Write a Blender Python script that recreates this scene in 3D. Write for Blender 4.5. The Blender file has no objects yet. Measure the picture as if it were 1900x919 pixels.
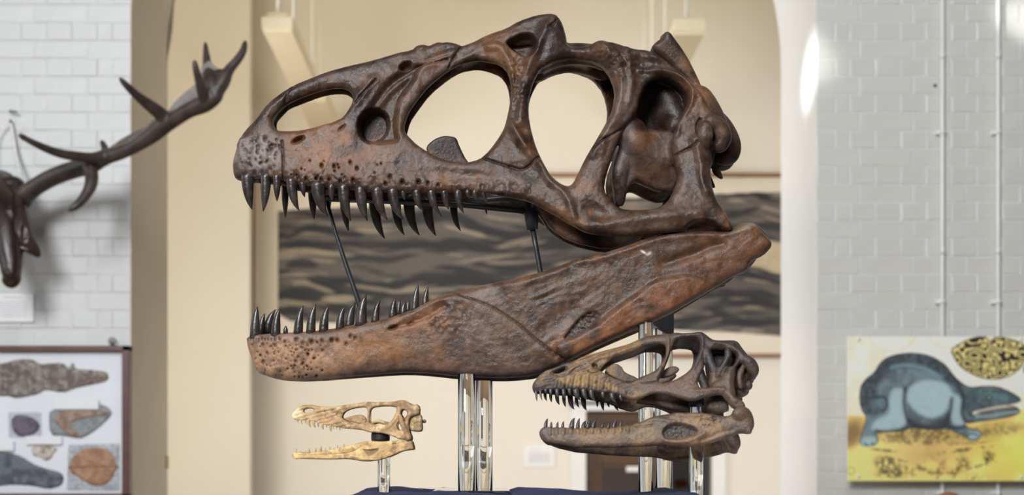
import bpy, bmesh, math, random
import numpy as np
from mathutils import Vector, Matrix
import openvdb

# ------------------------------------------------------------------ camera, world, light
F, VX, VY, CZ = 2790.0, 889.0, 845.0, 1.65          # focal length in pixels, principal point, eye height
SC = bpy.context.scene
COL = SC.collection
cam_d = bpy.data.cameras.new('camera')
cam = bpy.data.objects.new('camera', cam_d)
COL.objects.link(cam)
cam.location = (0, 0, CZ)
cam.rotation_euler = (math.pi / 2, 0, 0)
cam_d.sensor_width = 36.0
cam_d.lens = F / 1900 * 36.0
cam_d.shift_x = (950 - VX) / 1900
cam_d.shift_y = (VY - 459.5) / 1900
cam_d.dof.use_dof = True
cam_d.dof.focus_distance = 2.95
cam_d.dof.aperture_fstop = 3.7
SC.camera = cam

SC.view_settings.view_transform = 'Standard'
SC.view_settings.look = 'None'
SC.view_settings.gamma = 1.0
SC.view_settings.use_curve_mapping = False
SC.view_settings.exposure = 0.0

world = bpy.data.worlds.new('world')
SC.world = world
world.use_nodes = True
bg = world.node_tree.nodes['Background']
bg.inputs['Color'].default_value = (0.90, 0.95, 1.0, 1)
bg.inputs['Strength'].default_value = 0.09


def area(name, loc, target, sx, sy, power, color):
    d = bpy.data.lights.new(name, 'AREA')
    d.shape = 'RECTANGLE'; d.size = sx; d.size_y = sy
    d.energy = power; d.color = color
    o = bpy.data.objects.new(name, d)
    COL.objects.link(o)
    o.location = loc
    o.rotation_euler = (Vector(target) - Vector(loc)).to_track_quat('-Z', 'Y').to_euler()
    return o


# daylight of the tall windows left of and behind the camera
area('window_and_fill_light', (-6.2, 3.4, 3.9), (0.9, 5.8, 1.8), 1.8, 2.8, 70, (0.93, 0.97, 1.0))
area('window_and_fill_light', (-2.4, -2.7, 4.9), (0.7, 5.2, 1.7), 2.2, 2.2, 600, (0.96, 0.98, 1.0))
area('overhead_fill_light', (0.2, -0.6, 6.6), (0.4, 5.2, 1.9), 2.4, 2.0, 120, (0.97, 0.985, 1.0))  # unseen fill light added overhead
# added fill lights behind the arch wall, for the right reveal and back wall
area('window_and_fill_light', (-3.6, 7.55, 2.6), (1.4, 5.0, 2.0), 0.9, 2.4, 122, (0.96, 0.98, 1.0))
area('window_and_fill_light', (-2.8, 7.4, 1.6), (-1.2, 10.7, 0.9), 1.6, 1.8, 19, (1.0, 0.98, 0.95))
area('window_and_fill_light', (3.2, 7.4, 1.5), (-0.7, 10.7, 0.7), 1.6, 1.9, 42, (1.0, 0.98, 0.95))
# warm room lamps high up in the back room
area('ceiling_lamp_light', (0.2, 8.6, 5.2), (0.2, 10.4, 3.6), 3.4, 0.5, 11, (1.0, 0.72, 0.32))


def spot(name, loc, target, power, deg, blend, color=(1, 1, 1), radius=0.03):
    d = bpy.data.lights.new(name, 'SPOT')
    d.energy = power; d.spot_size = math.radians(deg); d.spot_blend = blend
    d.color = color; d.shadow_soft_size = radius
    o = bpy.data.objects.new(name, d)
    COL.objects.link(o)
    o.location = loc
    o.rotation_euler = (Vector(target) - Vector(loc)).to_track_quat('-Z', 'Y').to_euler()
    return o


# two added spots that make the glints on the arch edge and far-right wall
spot('glint_spot_light', (-1.6, 4.0, 4.6), (1.405, 6.39, CZ + 1.63), 1100, 5.0, 1.0)
spot('glint_spot_light', (-0.9, 3.6, 4.6), (2.28, 6.25, CZ + 1.82), 1100, 3.2, 1.0)


# ------------------------------------------------------------------ helpers
def W(px, py, Y):
    return Vector(((px - VX) * Y / F, Y, CZ + (VY - py) * Y / F))


def tag(o, label=None, cat=None, group=None, kind=None):
    if label: o['label'] = label
    if cat: o['category'] = cat
    if group: o['group'] = group
    if kind: o['kind'] = kind
    return o


def empty(name, loc, label=None, cat=None, group=None):
    o = bpy.data.objects.new(name, None)
    o.empty_display_size = 0.05
    COL.objects.link(o)
    o.location = loc
    return tag(o, label, cat, group)


def link(name, me, mat=None, parent=None, loc=None, smooth=False):
    o = bpy.data.objects.new(name, me)
    COL.objects.link(o)
    if mat is not None and not me.materials: me.materials.append(mat)
    if parent is not None: o.parent = parent
    if loc is not None: o.location = loc
    if smooth:
        me.polygons.foreach_set('use_smooth', [True] * len(me.polygons))
    return o


def from_bm(name, bm, mat=None, parent=None, loc=None, smooth=False):
    me = bpy.data.meshes.new(name)
    bmesh.ops.recalc_face_normals(bm, faces=bm.faces)
    bm.to_mesh(me); bm.free()
    return link(name, me, mat, parent, loc, smooth)


def bm_box(bm, lo, hi, bevel=0.0):
    lo, hi = Vector(lo), Vector(hi)
    r = bmesh.ops.create_cube(bm, size=1.0)
    vs = r['verts']
    for v in vs:
        v.co = Vector([(lo[i] + hi[i]) / 2 + v.co[i] * (hi[i] - lo[i]) for i in range(3)])
    if bevel > 0:
        es = list({e for v in vs for e in v.link_edges})
        bmesh.ops.bevel(bm, geom=es, offset=bevel, segments=2, affect='EDGES', profile=0.6)


def box(name, lo, hi, mat, parent=None, bevel=0.0, origin=(0, 0, 0)):
    bm = bmesh.new()
    o = Vector(origin)
    bm_box(bm, Vector(lo) - o, Vector(hi) - o, bevel)
    return from_bm(name, bm, mat, parent)


def bm_tube(bm, pts, rad, seg=12, flat=None, cap=True):
    """tube along pts with a radius per point; flat = (axis, factor) squashes the section along an axis"""
    pts = [Vector(p) for p in pts]
    n = len(pts)
    rads = rad if isinstance(rad, (list, tuple)) else [rad] * n
    rings = []
    up = None
    for i, p in enumerate(pts):
        t = (pts[min(i + 1, n - 1)] - pts[max(i - 1, 0)]).normalized()
        if up is None:
            up = Vector((0, 1, 0)) if abs(t.y) < 0.9 else Vector((1, 0, 0))
        a = (up - t * up.dot(t)).normalized()
        up = a
        b = t.cross(a)
        ring = []
        for k in range(seg):
            an = 2 * math.pi * k / seg
            d = a * math.cos(an) + b * math.sin(an)
            if flat: d = d - Vector(flat[0]) * d.dot(Vector(flat[0])) * (1 - flat[1])
            ring.append(bm.verts.new(p + d * rads[i]))
        rings.append(ring)
    for i in range(n - 1):
        for k in range(seg):
            bm.faces.new((rings[i][k], rings[i][(k + 1) % seg], rings[i + 1][(k + 1) % seg], rings[i + 1][k]))
    if cap:
        bm.faces.new(rings[0]); bm.faces.new(rings[-1])


def tube(name, pts, rad, mat, parent=None, seg=12, flat=None, origin=(0, 0, 0)):
    bm = bmesh.new()
    o = Vector(origin)
    bm_tube(bm, [Vector(p) - o for p in pts], rad, seg, flat)
    return from_bm(name, bm, mat, parent, smooth=True)


def spline(pts, n=6):
    """Catmull-Rom resampling of 2D/3D points (last extra columns are carried along)"""
    p = np.array(pts, float)
    q = np.vstack([2 * p[0] - p[1], p, 2 * p[-1] - p[-2]])
    out = []
    for i in range(1, len(q) - 2):
        for k in range(n):
            t = k / n
            a, b, c, d = q[i - 1], q[i], q[i + 1], q[i + 2]
            out.append(0.5 * (2 * b + (c - a) * t + (2 * a - 5 * b + 4 * c - d) * t * t + (3 * b - a - 3 * c + d) * t ** 3))
    out.append(p[-1])
    return np.array(out)


def chaikin(p, closed=True):
    p = np.array(p, float)
    q = np.roll(p, -1, 0)
    r = np.empty((2 * len(p), 2))
    r[0::2] = 0.78 * p + 0.22 * q
    r[1::2] = 0.22 * p + 0.78 * q
    return r


def C(ox, oy, s, txt):
    """points read off an enlarged crop: origin, scale, 'u,v u,v ...' -> photograph pixels"""
    return [(ox + float(a.split(',')[0]) / s, oy + float(a.split(',')[1]) / s) for a in txt.split()]


RNG = np.random.default_rng(7)


def vnoise(shape, cell, seed):
    r = np.random.default_rng(seed)
    ny, nx = int(shape[0] / cell) + 3, int(shape[1] / cell) + 3
    g = r.random((ny, nx)).astype(np.float32)
    y = np.arange(shape[0]) / cell; x = np.arange(shape[1]) / cell
    iy, ix = y.astype(int), x.astype(int)
    fy, fx = (y - iy)[:, None], (x - ix)[None, :]
    fy = fy * fy * (3 - 2 * fy); fx = fx * fx * (3 - 2 * fx)
    a = g[iy][:, ix]; b = g[iy][:, ix + 1]; c = g[iy + 1][:, ix]; d = g[iy + 1][:, ix + 1]
    return (a * (1 - fx) + b * fx) * (1 - fy) + (c * (1 - fx) + d * fx) * fy


def fbm(shape, cell, seed, octs=4):
    out, amp, tot = 0, 1.0, 0
    for i in range(octs):
        if cell < 1: break
        out = out + amp * vnoise(shape, cell, seed + i * 13); tot += amp
        amp *= 0.55; cell /= 2
    return out / tot                                                     # about 0..1, mean .5


def lin(r, g, b):
    f = lambda c: (c / 255 / 12.92) if c / 255 <= 0.04045 else ((c / 255 + 0.055) / 1.055) ** 2.4
    return (f(r), f(g), f(b))


class Raster:
    """maps over a rectangle of the traced side view, in photograph pixels"""
    def __init__(s, x0, y0, x1, y1, step):
        s.x0, s.y0, s.step = x0, y0, step
        s.X, s.Y = np.meshgrid(np.arange(x0, x1 + step, step, dtype=np.float32), np.arange(y0, y1 + step, step, dtype=np.float32))
        s.shape = s.X.shape

    def line(s, pts, closed=False):
        pts = np.array(pts, np.float32)
        d = np.full(s.shape, 1e9, np.float32)
        m = len(pts) if closed else len(pts) - 1
        for i in range(m):
            a, b = pts[i], pts[(i + 1) % len(pts)]
            v = b - a
            L = float(v @ v) + 1e-9
            t = np.clip(((s.X - a[0]) * v[0] + (s.Y - a[1]) * v[1]) / L, 0, 1)
            np.minimum(d, (s.X - a[0] - t * v[0]) ** 2 + (s.Y - a[1] - t * v[1]) ** 2, out=d)
        return np.sqrt(d)

    def inside(s, pts):
        pts = np.array(pts, np.float32)
        c = np.zeros(s.shape, bool)
        for i in range(len(pts)):
            a, b = pts[i], pts[(i + 1) % len(pts)]
            if a[1] == b[1]: continue
            m = ((a[1] > s.Y) != (b[1] > s.Y))
            c ^= m & (s.X < (b[0] - a[0]) * (s.Y - a[1]) / (b[1] - a[1]) + a[0])
        return c

    def sdf(s, pts, smooth=True):
        if smooth: pts = chaikin(pts)
        d = s.line(pts, True)
        return np.where(s.inside(pts), -d, d)

    def sample(s, m, px, py):
        u = np.clip((px - s.x0) / s.step, 0, s.shape[1] - 1.001)
        v = np.clip((py - s.y0) / s.step, 0, s.shape[0] - 1.001)
        i, j = u.astype(np.int32), v.astype(np.int32)
        fu, fv = u - i, v - j
        if m.ndim == 3: fu, fv = fu[..., None], fv[..., None]
        return (m[j, i] * (1 - fu) + m[j, i + 1] * fu) * (1 - fv) + (m[j + 1, i] * (1 - fu) + m[j + 1, i + 1] * fu) * fv


def sstep(a, b, x):
    t = np.clip((x - a) / (b - a), 0, 1)
    return t * t * (3 - 2 * t)


def smin(a, b, k):
    h = np.maximum(k - np.abs(a - b), 0) / k
    return np.minimum(a, b) - h * h * k * 0.25


class Bone:
    """one bone of a skull, modelled as a signed-distance field in the skull's own frame:
    two mirrored side walls cut to the traced side view, a roof between them and inner elements"""
    def __init__(s, O, roll, bbox, h, wmax, wfun, step=1.5):
        s.O, s.h, s.roll = Vector(O), h, roll
        s.c, s.s = math.cos(roll), math.sin(roll)
        Y0 = O[1]
        x0, y0, x1, y1 = bbox
        k = Y0 / F
        mx = 0.03
        s.xs = np.arange((x0 - VX) * k - O[0] - mx, (x1 - VX) * k - O[0] + mx, h, dtype=np.float32)
        s.zs = np.arange(CZ + (VY - y1) * k - O[2] - mx * 1.5, CZ + (VY - y0) * k - O[2] + mx, h, dtype=np.float32)
        s.ys = np.arange(0, wmax + 0.02, h, dtype=np.float32)
        s.R = Raster(x0 - 34, y0 - 34, x1 + 34, y1 + 34, step)
        s.wfun = wfun
        s.GX, s.GZ = np.meshgrid(s.xs, s.zs, indexing='ij')
        w = np.full(s.GX.shape, wmax * 0.5, np.float32)
        for _ in range(4):
            px, py, _Y = s.proj(s.GX, -w, s.GZ)
            w = wfun(px, py).astype(np.float32)
        s.w = w
        s.px, s.py, Yn = s.proj(s.GX, -w, s.GZ)
        s.m = Yn / F                                                     # metres per pixel there
        s.f = np.full((len(s.xs), len(s.ys), len(s.zs)), 1.0, np.float32)

    def proj(s, x, y, z):
        yw = s.O.y + y * s.c - z * s.s
        zw = s.O.z + y * s.s + z * s.c
        return VX + F * (x + s.O.x) / yw, VY - F * (zw - CZ) / yw, yw

    def local(s, px, py, y):
        """local point that projects to (px, py) and has local y"""
        a, b = (px - VX) / F, (VY - py) / F
        # yw = Oy + y c - z s ; zw = Oz + y s + z c = CZ + b yw
        z = (CZ + b * (s.O.y + y * s.c) - s.O.z - y * s.s) / (s.c + b * s.s)
        yw = s.O.y + y * s.c - z * s.s
        return Vector((a * yw - s.O.x, y, z))

    def sheet(s, d2px, relief, thick, r=0.008, puff=0.006, pscale=9.0):
        """d2px, relief (mm), thick (mm): raster maps"""
        sm = lambda m: s.R.sample(m, s.px, s.py)
        dpx = sm(d2px)
        d2 = (dpx * s.m).astype(np.float32)
        out = (s.w + sm(relief) * 0.001 - puff * np.exp(np.minimum(dpx, 0) / pscale)).astype(np.float32)
        t = (sm(thick) * 0.001).astype(np.float32)
        out = np.maximum(out, 0.004)
        Y = s.ys[None, :, None]
        dy = np.maximum(Y - out[:, None, :], (out - t)[:, None, :] - Y)
        rr = np.minimum(t * 0.48, r)[:, None, :]
        q1 = d2[:, None, :] + rr
        q2 = dy + rr
        f = np.hypot(np.maximum(q1, 0), np.maximum(q2, 0)) + np.minimum(np.maximum(q1, q2), 0) - rr
        s.f = np.minimum(s.f, f)

    def roof(s, d2px, dtop, band, relief, r=0.012, inset=0.002, k=0.006):
        sm = lambda m: s.R.sample(m, s.px, s.py)
        d2 = (np.maximum(sm(d2px), sm(dtop) - (band if np.isscalar(band) else sm(band))) * s.m).astype(np.float32)
        out = np.maximum(s.w - inset + sm(relief) * 0.0005, 0.004).astype(np.float32)
        rr = np.minimum(out * 0.7, r)[:, None, :]
        q1 = d2[:, None, :] + rr
        q2 = s.ys[None, :, None] - out[:, None, :] + rr
        f = np.hypot(np.maximum(q1, 0), np.maximum(q2, 0)) + np.minimum(np.maximum(q1, q2), 0) - rr
        s.f = smin(s.f, f, k)

    def plate(s, poly, yc, t, r=0.008, k=0.004, dent=None):
        """a plate parallel to the side wall, traced where it shows, at |y| = yc"""
        px, py, Yn = s.proj(s.GX, np.float32(-yc), s.GZ)
        P = np.array(poly)
        R = Raster(P[:, 0].min() - 30, P[:, 1].min() - 30, P[:, 0].max() + 30, P[:, 1].max() + 30, s.R.step)
        d = R.sdf(poly)
        ok = (px > R.x0) & (px < R.X[0, -1]) & (py > R.y0) & (py < R.Y[-1, 0])
        d2 = np.where(ok, R.sample(d, px, py) * Yn / F, 1.0).astype(np.float32)
        dy = np.abs(s.ys - yc) - t / 2
        rr = min(t * 0.48, r)
        q1 = d2[:, None, :] + rr
        q2 = (dy + rr)[None, :, None]
        f = np.hypot(np.maximum(q1, 0), np.maximum(q2, 0)) + np.minimum(np.maximum(q1, q2), 0) - rr
        s.f = smin(s.f, f, k)

    def _box(s, lo, hi):
        ix = np.searchsorted(s.xs, [lo[0], hi[0]]); iy = np.searchsorted(s.ys, [lo[1], hi[1]]); iz = np.searchsorted(s.zs, [lo[2], hi[2]])
        sl = (slice(*ix), slice(*iy), slice(*iz))
        return sl, s.xs[sl[0]][:, None, None], s.ys[sl[1]][None, :, None], s.zs[sl[2]][None, None, :]

    def ball(s, px, py, y, rx, ry, rz, k=0.008, carve=False):
        """ellipsoid centred where the photo shows it, at |y|; radii in metres"""
        c = s.local(px, py, -y)
        m = 0.02
        sl, X, Y, Z = s._box((c.x - rx - m, y - ry - m, c.z - rz - m), (c.x + rx + m, y + ry + m, c.z + rz + m))
        q = np.sqrt(((X - c.x) / rx) ** 2 + ((Y - y) / ry) ** 2 + ((Z - c.z) / rz) ** 2)
        f = (q - 1) * min(rx, ry, rz)
        s.f[sl] = -smin(-s.f[sl], f, k) if carve else smin(s.f[sl], f.astype(np.float32), k)

    def bar(s, pts, k=0.008, n=4):
        """round bar through (px, py, y, radius) points"""
        P = spline(pts, n)
        L = [(s.local(p[0], p[1], -p[2]), p[2], p[3]) for p in P]
        for (a, ya, ra), (b, yb, rb) in zip(L[:-1], L[1:]):
            A = np.array((a.x, ya, a.z)); B = np.array((b.x, yb, b.z))
            m = max(ra, rb) + 0.015
            sl, X, Y, Z = s._box(np.minimum(A, B) - m, np.maximum(A, B) + m)
            v = B - A
            t = np.clip(((X - A[0]) * v[0] + (Y - A[1]) * v[1] + (Z - A[2]) * v[2]) / (v @ v + 1e-12), 0, 1)
            f = np.sqrt((X - A[0] - t * v[0]) ** 2 + (Y - A[1] - t * v[1]) ** 2 + (Z - A[2] - t * v[2]) ** 2) - (ra + (rb - ra) * t)
            s.f[sl] = smin(s.f[sl], f.astype(np.float32), k)

    def mesh(s, name, mat, parent, paint):
        h = s.h
        f = np.clip(s.f, -4 * h, 4 * h)
        f[0] = f[-1] = 4 * h; f[:, -1] = 4 * h; f[:, :, 0] = 4 * h; f[:, :, -1] = 4 * h
        full = np.concatenate([f[:, :0:-1], f], axis=1)
        g = openvdb.FloatGrid(4 * h)
        g.copyFromArray(np.ascontiguousarray(full, dtype=np.float32), tolerance=0.0)
        pts, quads = g.convertToQuads(isovalue=0.0)
        ny = f.shape[1]
        co = np.empty_like(pts, dtype=np.float32)
        co[:, 0] = s.xs[0] + pts[:, 0] * h
        co[:, 1] = (pts[:, 1] - (ny - 1)) * h
        co[:, 2] = s.zs[0] + pts[:, 2] * h
        # one pass of smoothing along the edges takes the grid stepping out
        a, b = quads.ravel(), np.roll(quads, -1, 1).ravel()
        for lam in (0.5,):
            acc = np.zeros_like(co); cnt = np.zeros(len(co), np.float32)
            for c in range(3):
                acc[:, c] = np.bincount(a, co[b, c], len(co)) + np.bincount(b, co[a, c], len(co))
            cnt = np.bincount(a, minlength=len(co)) + np.bincount(b, minlength=len(co))
            co = co * (1 - lam) + lam * acc / np.maximum(cnt, 1)[:, None]
        v = co[quads]
        n = np.cross(v[:, 2] - v[:, 0], v[:, 3] - v[:, 1])
        if (n * v.mean(1)).sum() < 0: quads = quads[:, ::-1]
        me = bpy.data.meshes.new(name)
        me.vertices.add(len(co)); me.vertices.foreach_set('co', co.astype(np.float32).ravel())
        me.loops.add(quads.size); me.loops.foreach_set('vertex_index', np.ascontiguousarray(quads, dtype=np.int32).ravel())
        me.polygons.add(len(quads)); me.polygons.foreach_set('loop_start', np.arange(0, quads.size, 4, dtype=np.int32))
        me.polygons.foreach_set('use_smooth', np.ones(len(quads), bool))
        me.update(calc_edges=True)
        px, py, _ = s.proj(co[:, 0], -np.abs(co[:, 1]), co[:, 2])
        rgb = s.R.sample(paint, px, py)
        at = me.color_attributes.new('paint', 'FLOAT_COLOR', 'POINT')
        at.data.foreach_set('color', np.concatenate([rgb, np.ones((len(co), 1))], 1).astype(np.float32).ravel())
        print('bone', name, len(co))
        s.f = None
        return link(name, me, mat, parent)

    def tooth(s, base, tip, width, side, mat, parent, inset=0.01, root=9.0, bend=1.0, w=None):
        """curved, flattened cone; side -1 near row, +1 far row"""
        bx, by = base; tx, ty = tip
        if w is None:
            w = float(s.wfun(np.array([bx]), np.array([by]))[0]) - inset
        if side > 0:
            y = w
        else:
            y = -w
        sg = 1 if ty > by else -1
        rx = 0.35 * (bx - tx)
        ctrl = (bx - rx * 0.25 * bend, by + (ty - by) * 0.62)
        P0 = (bx + 0.12 * (bx - tx), by - sg * root)
        k = (s.O.y + y) / F
        pts, rad = [], []
        n = 9
        for i in range(n + 1):
            t = i / n
            if i == 0:
                q = P0; r = width * 0.5
            else:
                u = (i - 1) / (n - 1)
                q = ((1 - u) ** 2 * bx + 2 * u * (1 - u) * ctrl[0] + u * u * tx, (1 - u) ** 2 * by + 2 * u * (1 - u) * ctrl[1] + u * u * ty)
                r = width * 0.5 * max(0.07, (1 - u ** 1.7) ** 0.85 if u < 1 else 0)
            pts.append(s.local(q[0], q[1], y)); rad.append(r * k)
        bm = bmesh.new()
        bm_tube(bm, pts, rad, 10, flat=((0, 1, 0), 0.72))
        return from_bm('tooth', bm, mat, parent, smooth=True)


# ------------------------------------------------------------------ materials
def node_mat(name):
    m = bpy.data.materials.new(name)
    m.use_nodes = True
    nt = m.node_tree
    return m, nt, nt.nodes['Principled BSDF']


def plain(name, rgb, rough=0.6, var=0.06, scale=12.0, bump=0.0, bscale=60.0, metal=0.0, spec=0.5):
    m, nt, b = node_mat(name)
    b.inputs['Roughness'].default_value = rough
    b.inputs['Metallic'].default_value = metal
    b.inputs['Specular IOR Level'].default_value = spec
    tc = nt.nodes.new('ShaderNodeTexCoord')
    nz = nt.nodes.new('ShaderNodeTexNoise')
    nz.inputs['Scale'].default_value = scale; nz.inputs['Detail'].default_value = 5
    nt.links.new(tc.outputs['Object'], nz.inputs['Vector'])
    rp = nt.nodes.new('ShaderNodeValToRGB')
    rp.color_ramp.elements[0].position = 0.3; rp.color_ramp.elements[1].position = 0.7
    rp.color_ramp.elements[0].color = tuple(c * (1 - var) for c in rgb) + (1,)
    rp.color_ramp.elements[1].color = tuple(min(c * (1 + var), 1) for c in rgb) + (1,)
    nt.links.new(nz.outputs['Fac'], rp.inputs['Fac'])
    nt.links.new(rp.outputs['Color'], b.inputs['Base Color'])
    if bump:
        n2 = nt.nodes.new('ShaderNodeTexNoise')
        n2.inputs['Scale'].default_value = bscale; n2.inputs['Detail'].default_value = 6
        nt.links.new(tc.outputs['Object'], n2.inputs['Vector'])
        bp = nt.nodes.new('ShaderNodeBump')
        bp.inputs['Strength'].default_value = bump; bp.inputs['Distance'].default_value = 0.004
        nt.links.new(n2.outputs['Fac'], bp.inputs['Height'])
        nt.links.new(bp.outputs['Normal'], b.inputs['Normal'])
    return m


def painted(name, rough=0.4, var=0.25, scale=38.0, bump=0.35, bscale=120.0, rvar=0.14, spec=0.5, coat=0.0):
    """base colour from the 'paint' attribute, broken up by noise"""
    m, nt, b = node_mat(name)
    at = nt.nodes.new('ShaderNodeAttribute'); at.attribute_name = 'paint'
    tc = nt.nodes.new('ShaderNodeTexCoord')
    nz = nt.nodes.new('ShaderNodeTexNoise'); nz.inputs['Scale'].default_value = scale
    nz.inputs['Detail'].default_value = 8; nz.inputs['Roughness'].default_value = 0.65
    nt.links.new(tc.outputs['Object'], nz.inputs['Vector'])
    mr = nt.nodes.new('ShaderNodeMapRange')
    mr.inputs['From Min'].default_value = 0.3; mr.inputs['From Max'].default_value = 0.7
    mr.inputs['To Min'].default_value = 1 - var; mr.inputs['To Max'].default_value = 1 + var
    nt.links.new(nz.outputs['Fac'], mr.inputs['Value'])
    mx = nt.nodes.new('ShaderNodeVectorMath'); mx.operation = 'SCALE'
    nt.links.new(at.outputs['Color'], mx.inputs[0]); nt.links.new(mr.outputs['Result'], mx.inputs['Scale'])
    nt.links.new(mx.outputs['Vector'], b.inputs['Base Color'])
    rr = nt.nodes.new('ShaderNodeMapRange')
    rr.inputs['From Min'].default_value = 0.3; rr.inputs['From Max'].default_value = 0.7
    rr.inputs['To Min'].default_value = rough - rvar; rr.inputs['To Max'].default_value = rough + rvar
    nt.links.new(nz.outputs['Fac'], rr.inputs['Value']); nt.links.new(rr.outputs['Result'], b.inputs['Roughness'])
    b.inputs['Specular IOR Level'].default_value = spec
    if bump:
        n2 = nt.nodes.new('ShaderNodeTexNoise'); n2.inputs['Scale'].default_value = bscale
        n2.inputs['Detail'].default_value = 6; n2.inputs['Roughness'].default_value = 0.6
        nt.links.new(tc.outputs['Object'], n2.inputs['Vector'])
        bp = nt.nodes.new('ShaderNodeBump'); bp.inputs['Strength'].default_value = bump
        bp.inputs['Distance'].default_value = 0.004
        nt.links.new(n2.outputs['Fac'], bp.inputs['Height']); nt.links.new(bp.outputs['Normal'], b.inputs['Normal'])
    return m


def tooth_mat(name, tip, root, rough, axis_lo, axis_hi):
    """enamel, root colour to tip colour along the tooth (object z)"""
    return plain(name, tip, rough, 0.35, 70.0, 0.25, 160.0)


def acrylic(name):
    m, nt, b = node_mat(name)
    b.inputs['Base Color'].default_value = (0.97, 0.985, 0.98, 1)
    b.inputs['Roughness'].default_value = 0.02
    b.inputs['IOR'].default_value = 1.49
    b.inputs['Transmission Weight'].default_value = 1.0
    return m


def pane_mat(name):
    m = bpy.data.materials.new(name); m.use_nodes = True
    nt = m.node_tree
    nt.nodes.remove(nt.nodes['Principled BSDF'])
    out = nt.nodes['Material Output']
    tr = nt.nodes.new('ShaderNodeBsdfTransparent'); gl = nt.nodes.new('ShaderNodeBsdfGlossy')
    gl.inputs['Roughness'].default_value = 0.03
    fr = nt.nodes.new('ShaderNodeFresnel'); fr.inputs['IOR'].default_value = 1.45
    mx = nt.nodes.new('ShaderNodeMixShader')
    nt.links.new(fr.outputs['Fac'], mx.inputs['Fac'])
    nt.links.new(tr.outputs['BSDF'], mx.inputs[1]); nt.links.new(gl.outputs['BSDF'], mx.inputs[2])
    nt.links.new(mx.outputs['Shader'], out.inputs['Surface'])
    return m


M = {
    'brick': plain('brick_paint', (0.62, 0.61, 0.57), 0.42, 0.03, 9.0, 0.25, 55.0),
    'brick_left': plain('brick_paint_cool_light', (0.585, 0.59, 0.585), 0.45, 0.03, 9.0, 0.25, 55.0),  # same paint as brick, with the cooler light on this side put into its colour
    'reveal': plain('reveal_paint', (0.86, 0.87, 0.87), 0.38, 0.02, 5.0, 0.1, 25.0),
    'reveal_left': plain('reveal_left_beige', (0.60, 0.53, 0.41), 0.5, 0.03, 5.0, 0.1, 25.0),  # darker beige on the left reveal and the left half of the arch
    'cream': plain('cream_wall_paint', (0.775, 0.735, 0.65), 0.7, 0.02, 1.2, 0.08, 20.0),
    'wing': plain('wing_wall_paint', (0.775, 0.735, 0.65), 0.7, 0.02, 1.2, 0.08, 20.0),
    'floor': plain('floor_boards', (0.22, 0.14, 0.08), 0.5, 0.2, 3.0),
    'ceiling': plain('ceiling_paint', (0.75, 0.72, 0.64), 0.8, 0.03),
    'white': plain('white_paint', (0.80, 0.80, 0.79), 0.4, 0.02),
    'paper': plain('white_card', (0.84, 0.84, 0.85), 0.8, 0.02),
    'ink': plain('grey_ink', (0.40, 0.40, 0.43), 0.8, 0.05),
    'wood': plain('frame_wood', (0.24, 0.10, 0.035), 0.45, 0.2, 14.0),
    'mahogany': plain('mahogany', (0.085, 0.026, 0.022), 0.35, 0.25, 20.0),
    'door': plain('door_wood', (0.085, 0.038, 0.012), 0.4, 0.3, 8.0),
    'black': plain('black_metal', (0.018, 0.018, 0.022), 0.42, 0.2, 30.0, 0.1, 200.0),
    'darkmetal': plain('dark_metal', (0.10, 0.10, 0.11), 0.4, 0.2, 30.0),
    'cloth': plain('navy_cloth', (0.012, 0.022, 0.085), 0.85, 0.3, 40.0, 0.3, 400.0),
    'fixture': plain('fixture_enamel', (0.80, 0.70, 0.50), 0.45, 0.02),
    'cable': plain('cable_white', (0.80, 0.78, 0.70), 0.5, 0.02),
    'conduit': plain('conduit_paint', (0.80, 0.80, 0.78), 0.4, 0.03),
    'antler': plain('antler', (0.048, 0.034, 0.028), 0.42, 0.45, 22.0, 0.4, 70.0),
    'palm': plain('antler_pale', (0.15, 0.125, 0.11), 0.5, 0.3, 30.0, 0.3, 90.0),
    'hide': plain('head_brown', (0.030, 0.018, 0.014), 0.32, 0.5, 16.0, 0.3, 60.0),
    'acrylic': acrylic('clear_acrylic'),
    'pane': pane_mat('glazing'),
    'bone_brown': painted('brown_cast', 0.38, 0.45, 42.0, 0.36, 130.0, 0.12, 0.27),
    'bone_dark': painted('dark_cast', 0.48, 0.32, 60.0, 0.45, 170.0, 0.12),
    'bone_tan': painted('tan_cast', 0.55, 0.34, 85.0, 0.4, 260.0, 0.12),
    'tooth_black': plain('tooth_black', (0.028, 0.021, 0.018), 0.30, 0.6, 60.0, 0.2, 120.0, 0.0, 0.5),
    'tooth_dark': plain('tooth_dark', (0.040, 0.035, 0.035), 0.30, 0.5, 90.0, 0.3, 200.0),
    'tooth_tan': plain('tooth_tan', (0.42, 0.28, 0.13), 0.45, 0.3, 120.0),
}

# ------------------------------------------------------------------ the rooms
YF, YR, YB = 6.27, 7.01, 10.70                       # brick face, back of the arch wall, back wall
XL, XR = -1.452, 1.407
SPR = CZ + 1.81                                      # springing of the arch


def structure(o):
    o['kind'] = 'structure'
    return o


structure(box('floor', (-5, -4, -0.12), (5, 14, 0), M['floor']))
structure(box('ceiling', (-4, YR, 5.4), (4, YB + 0.12, 5.5), M['ceiling']))


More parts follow.
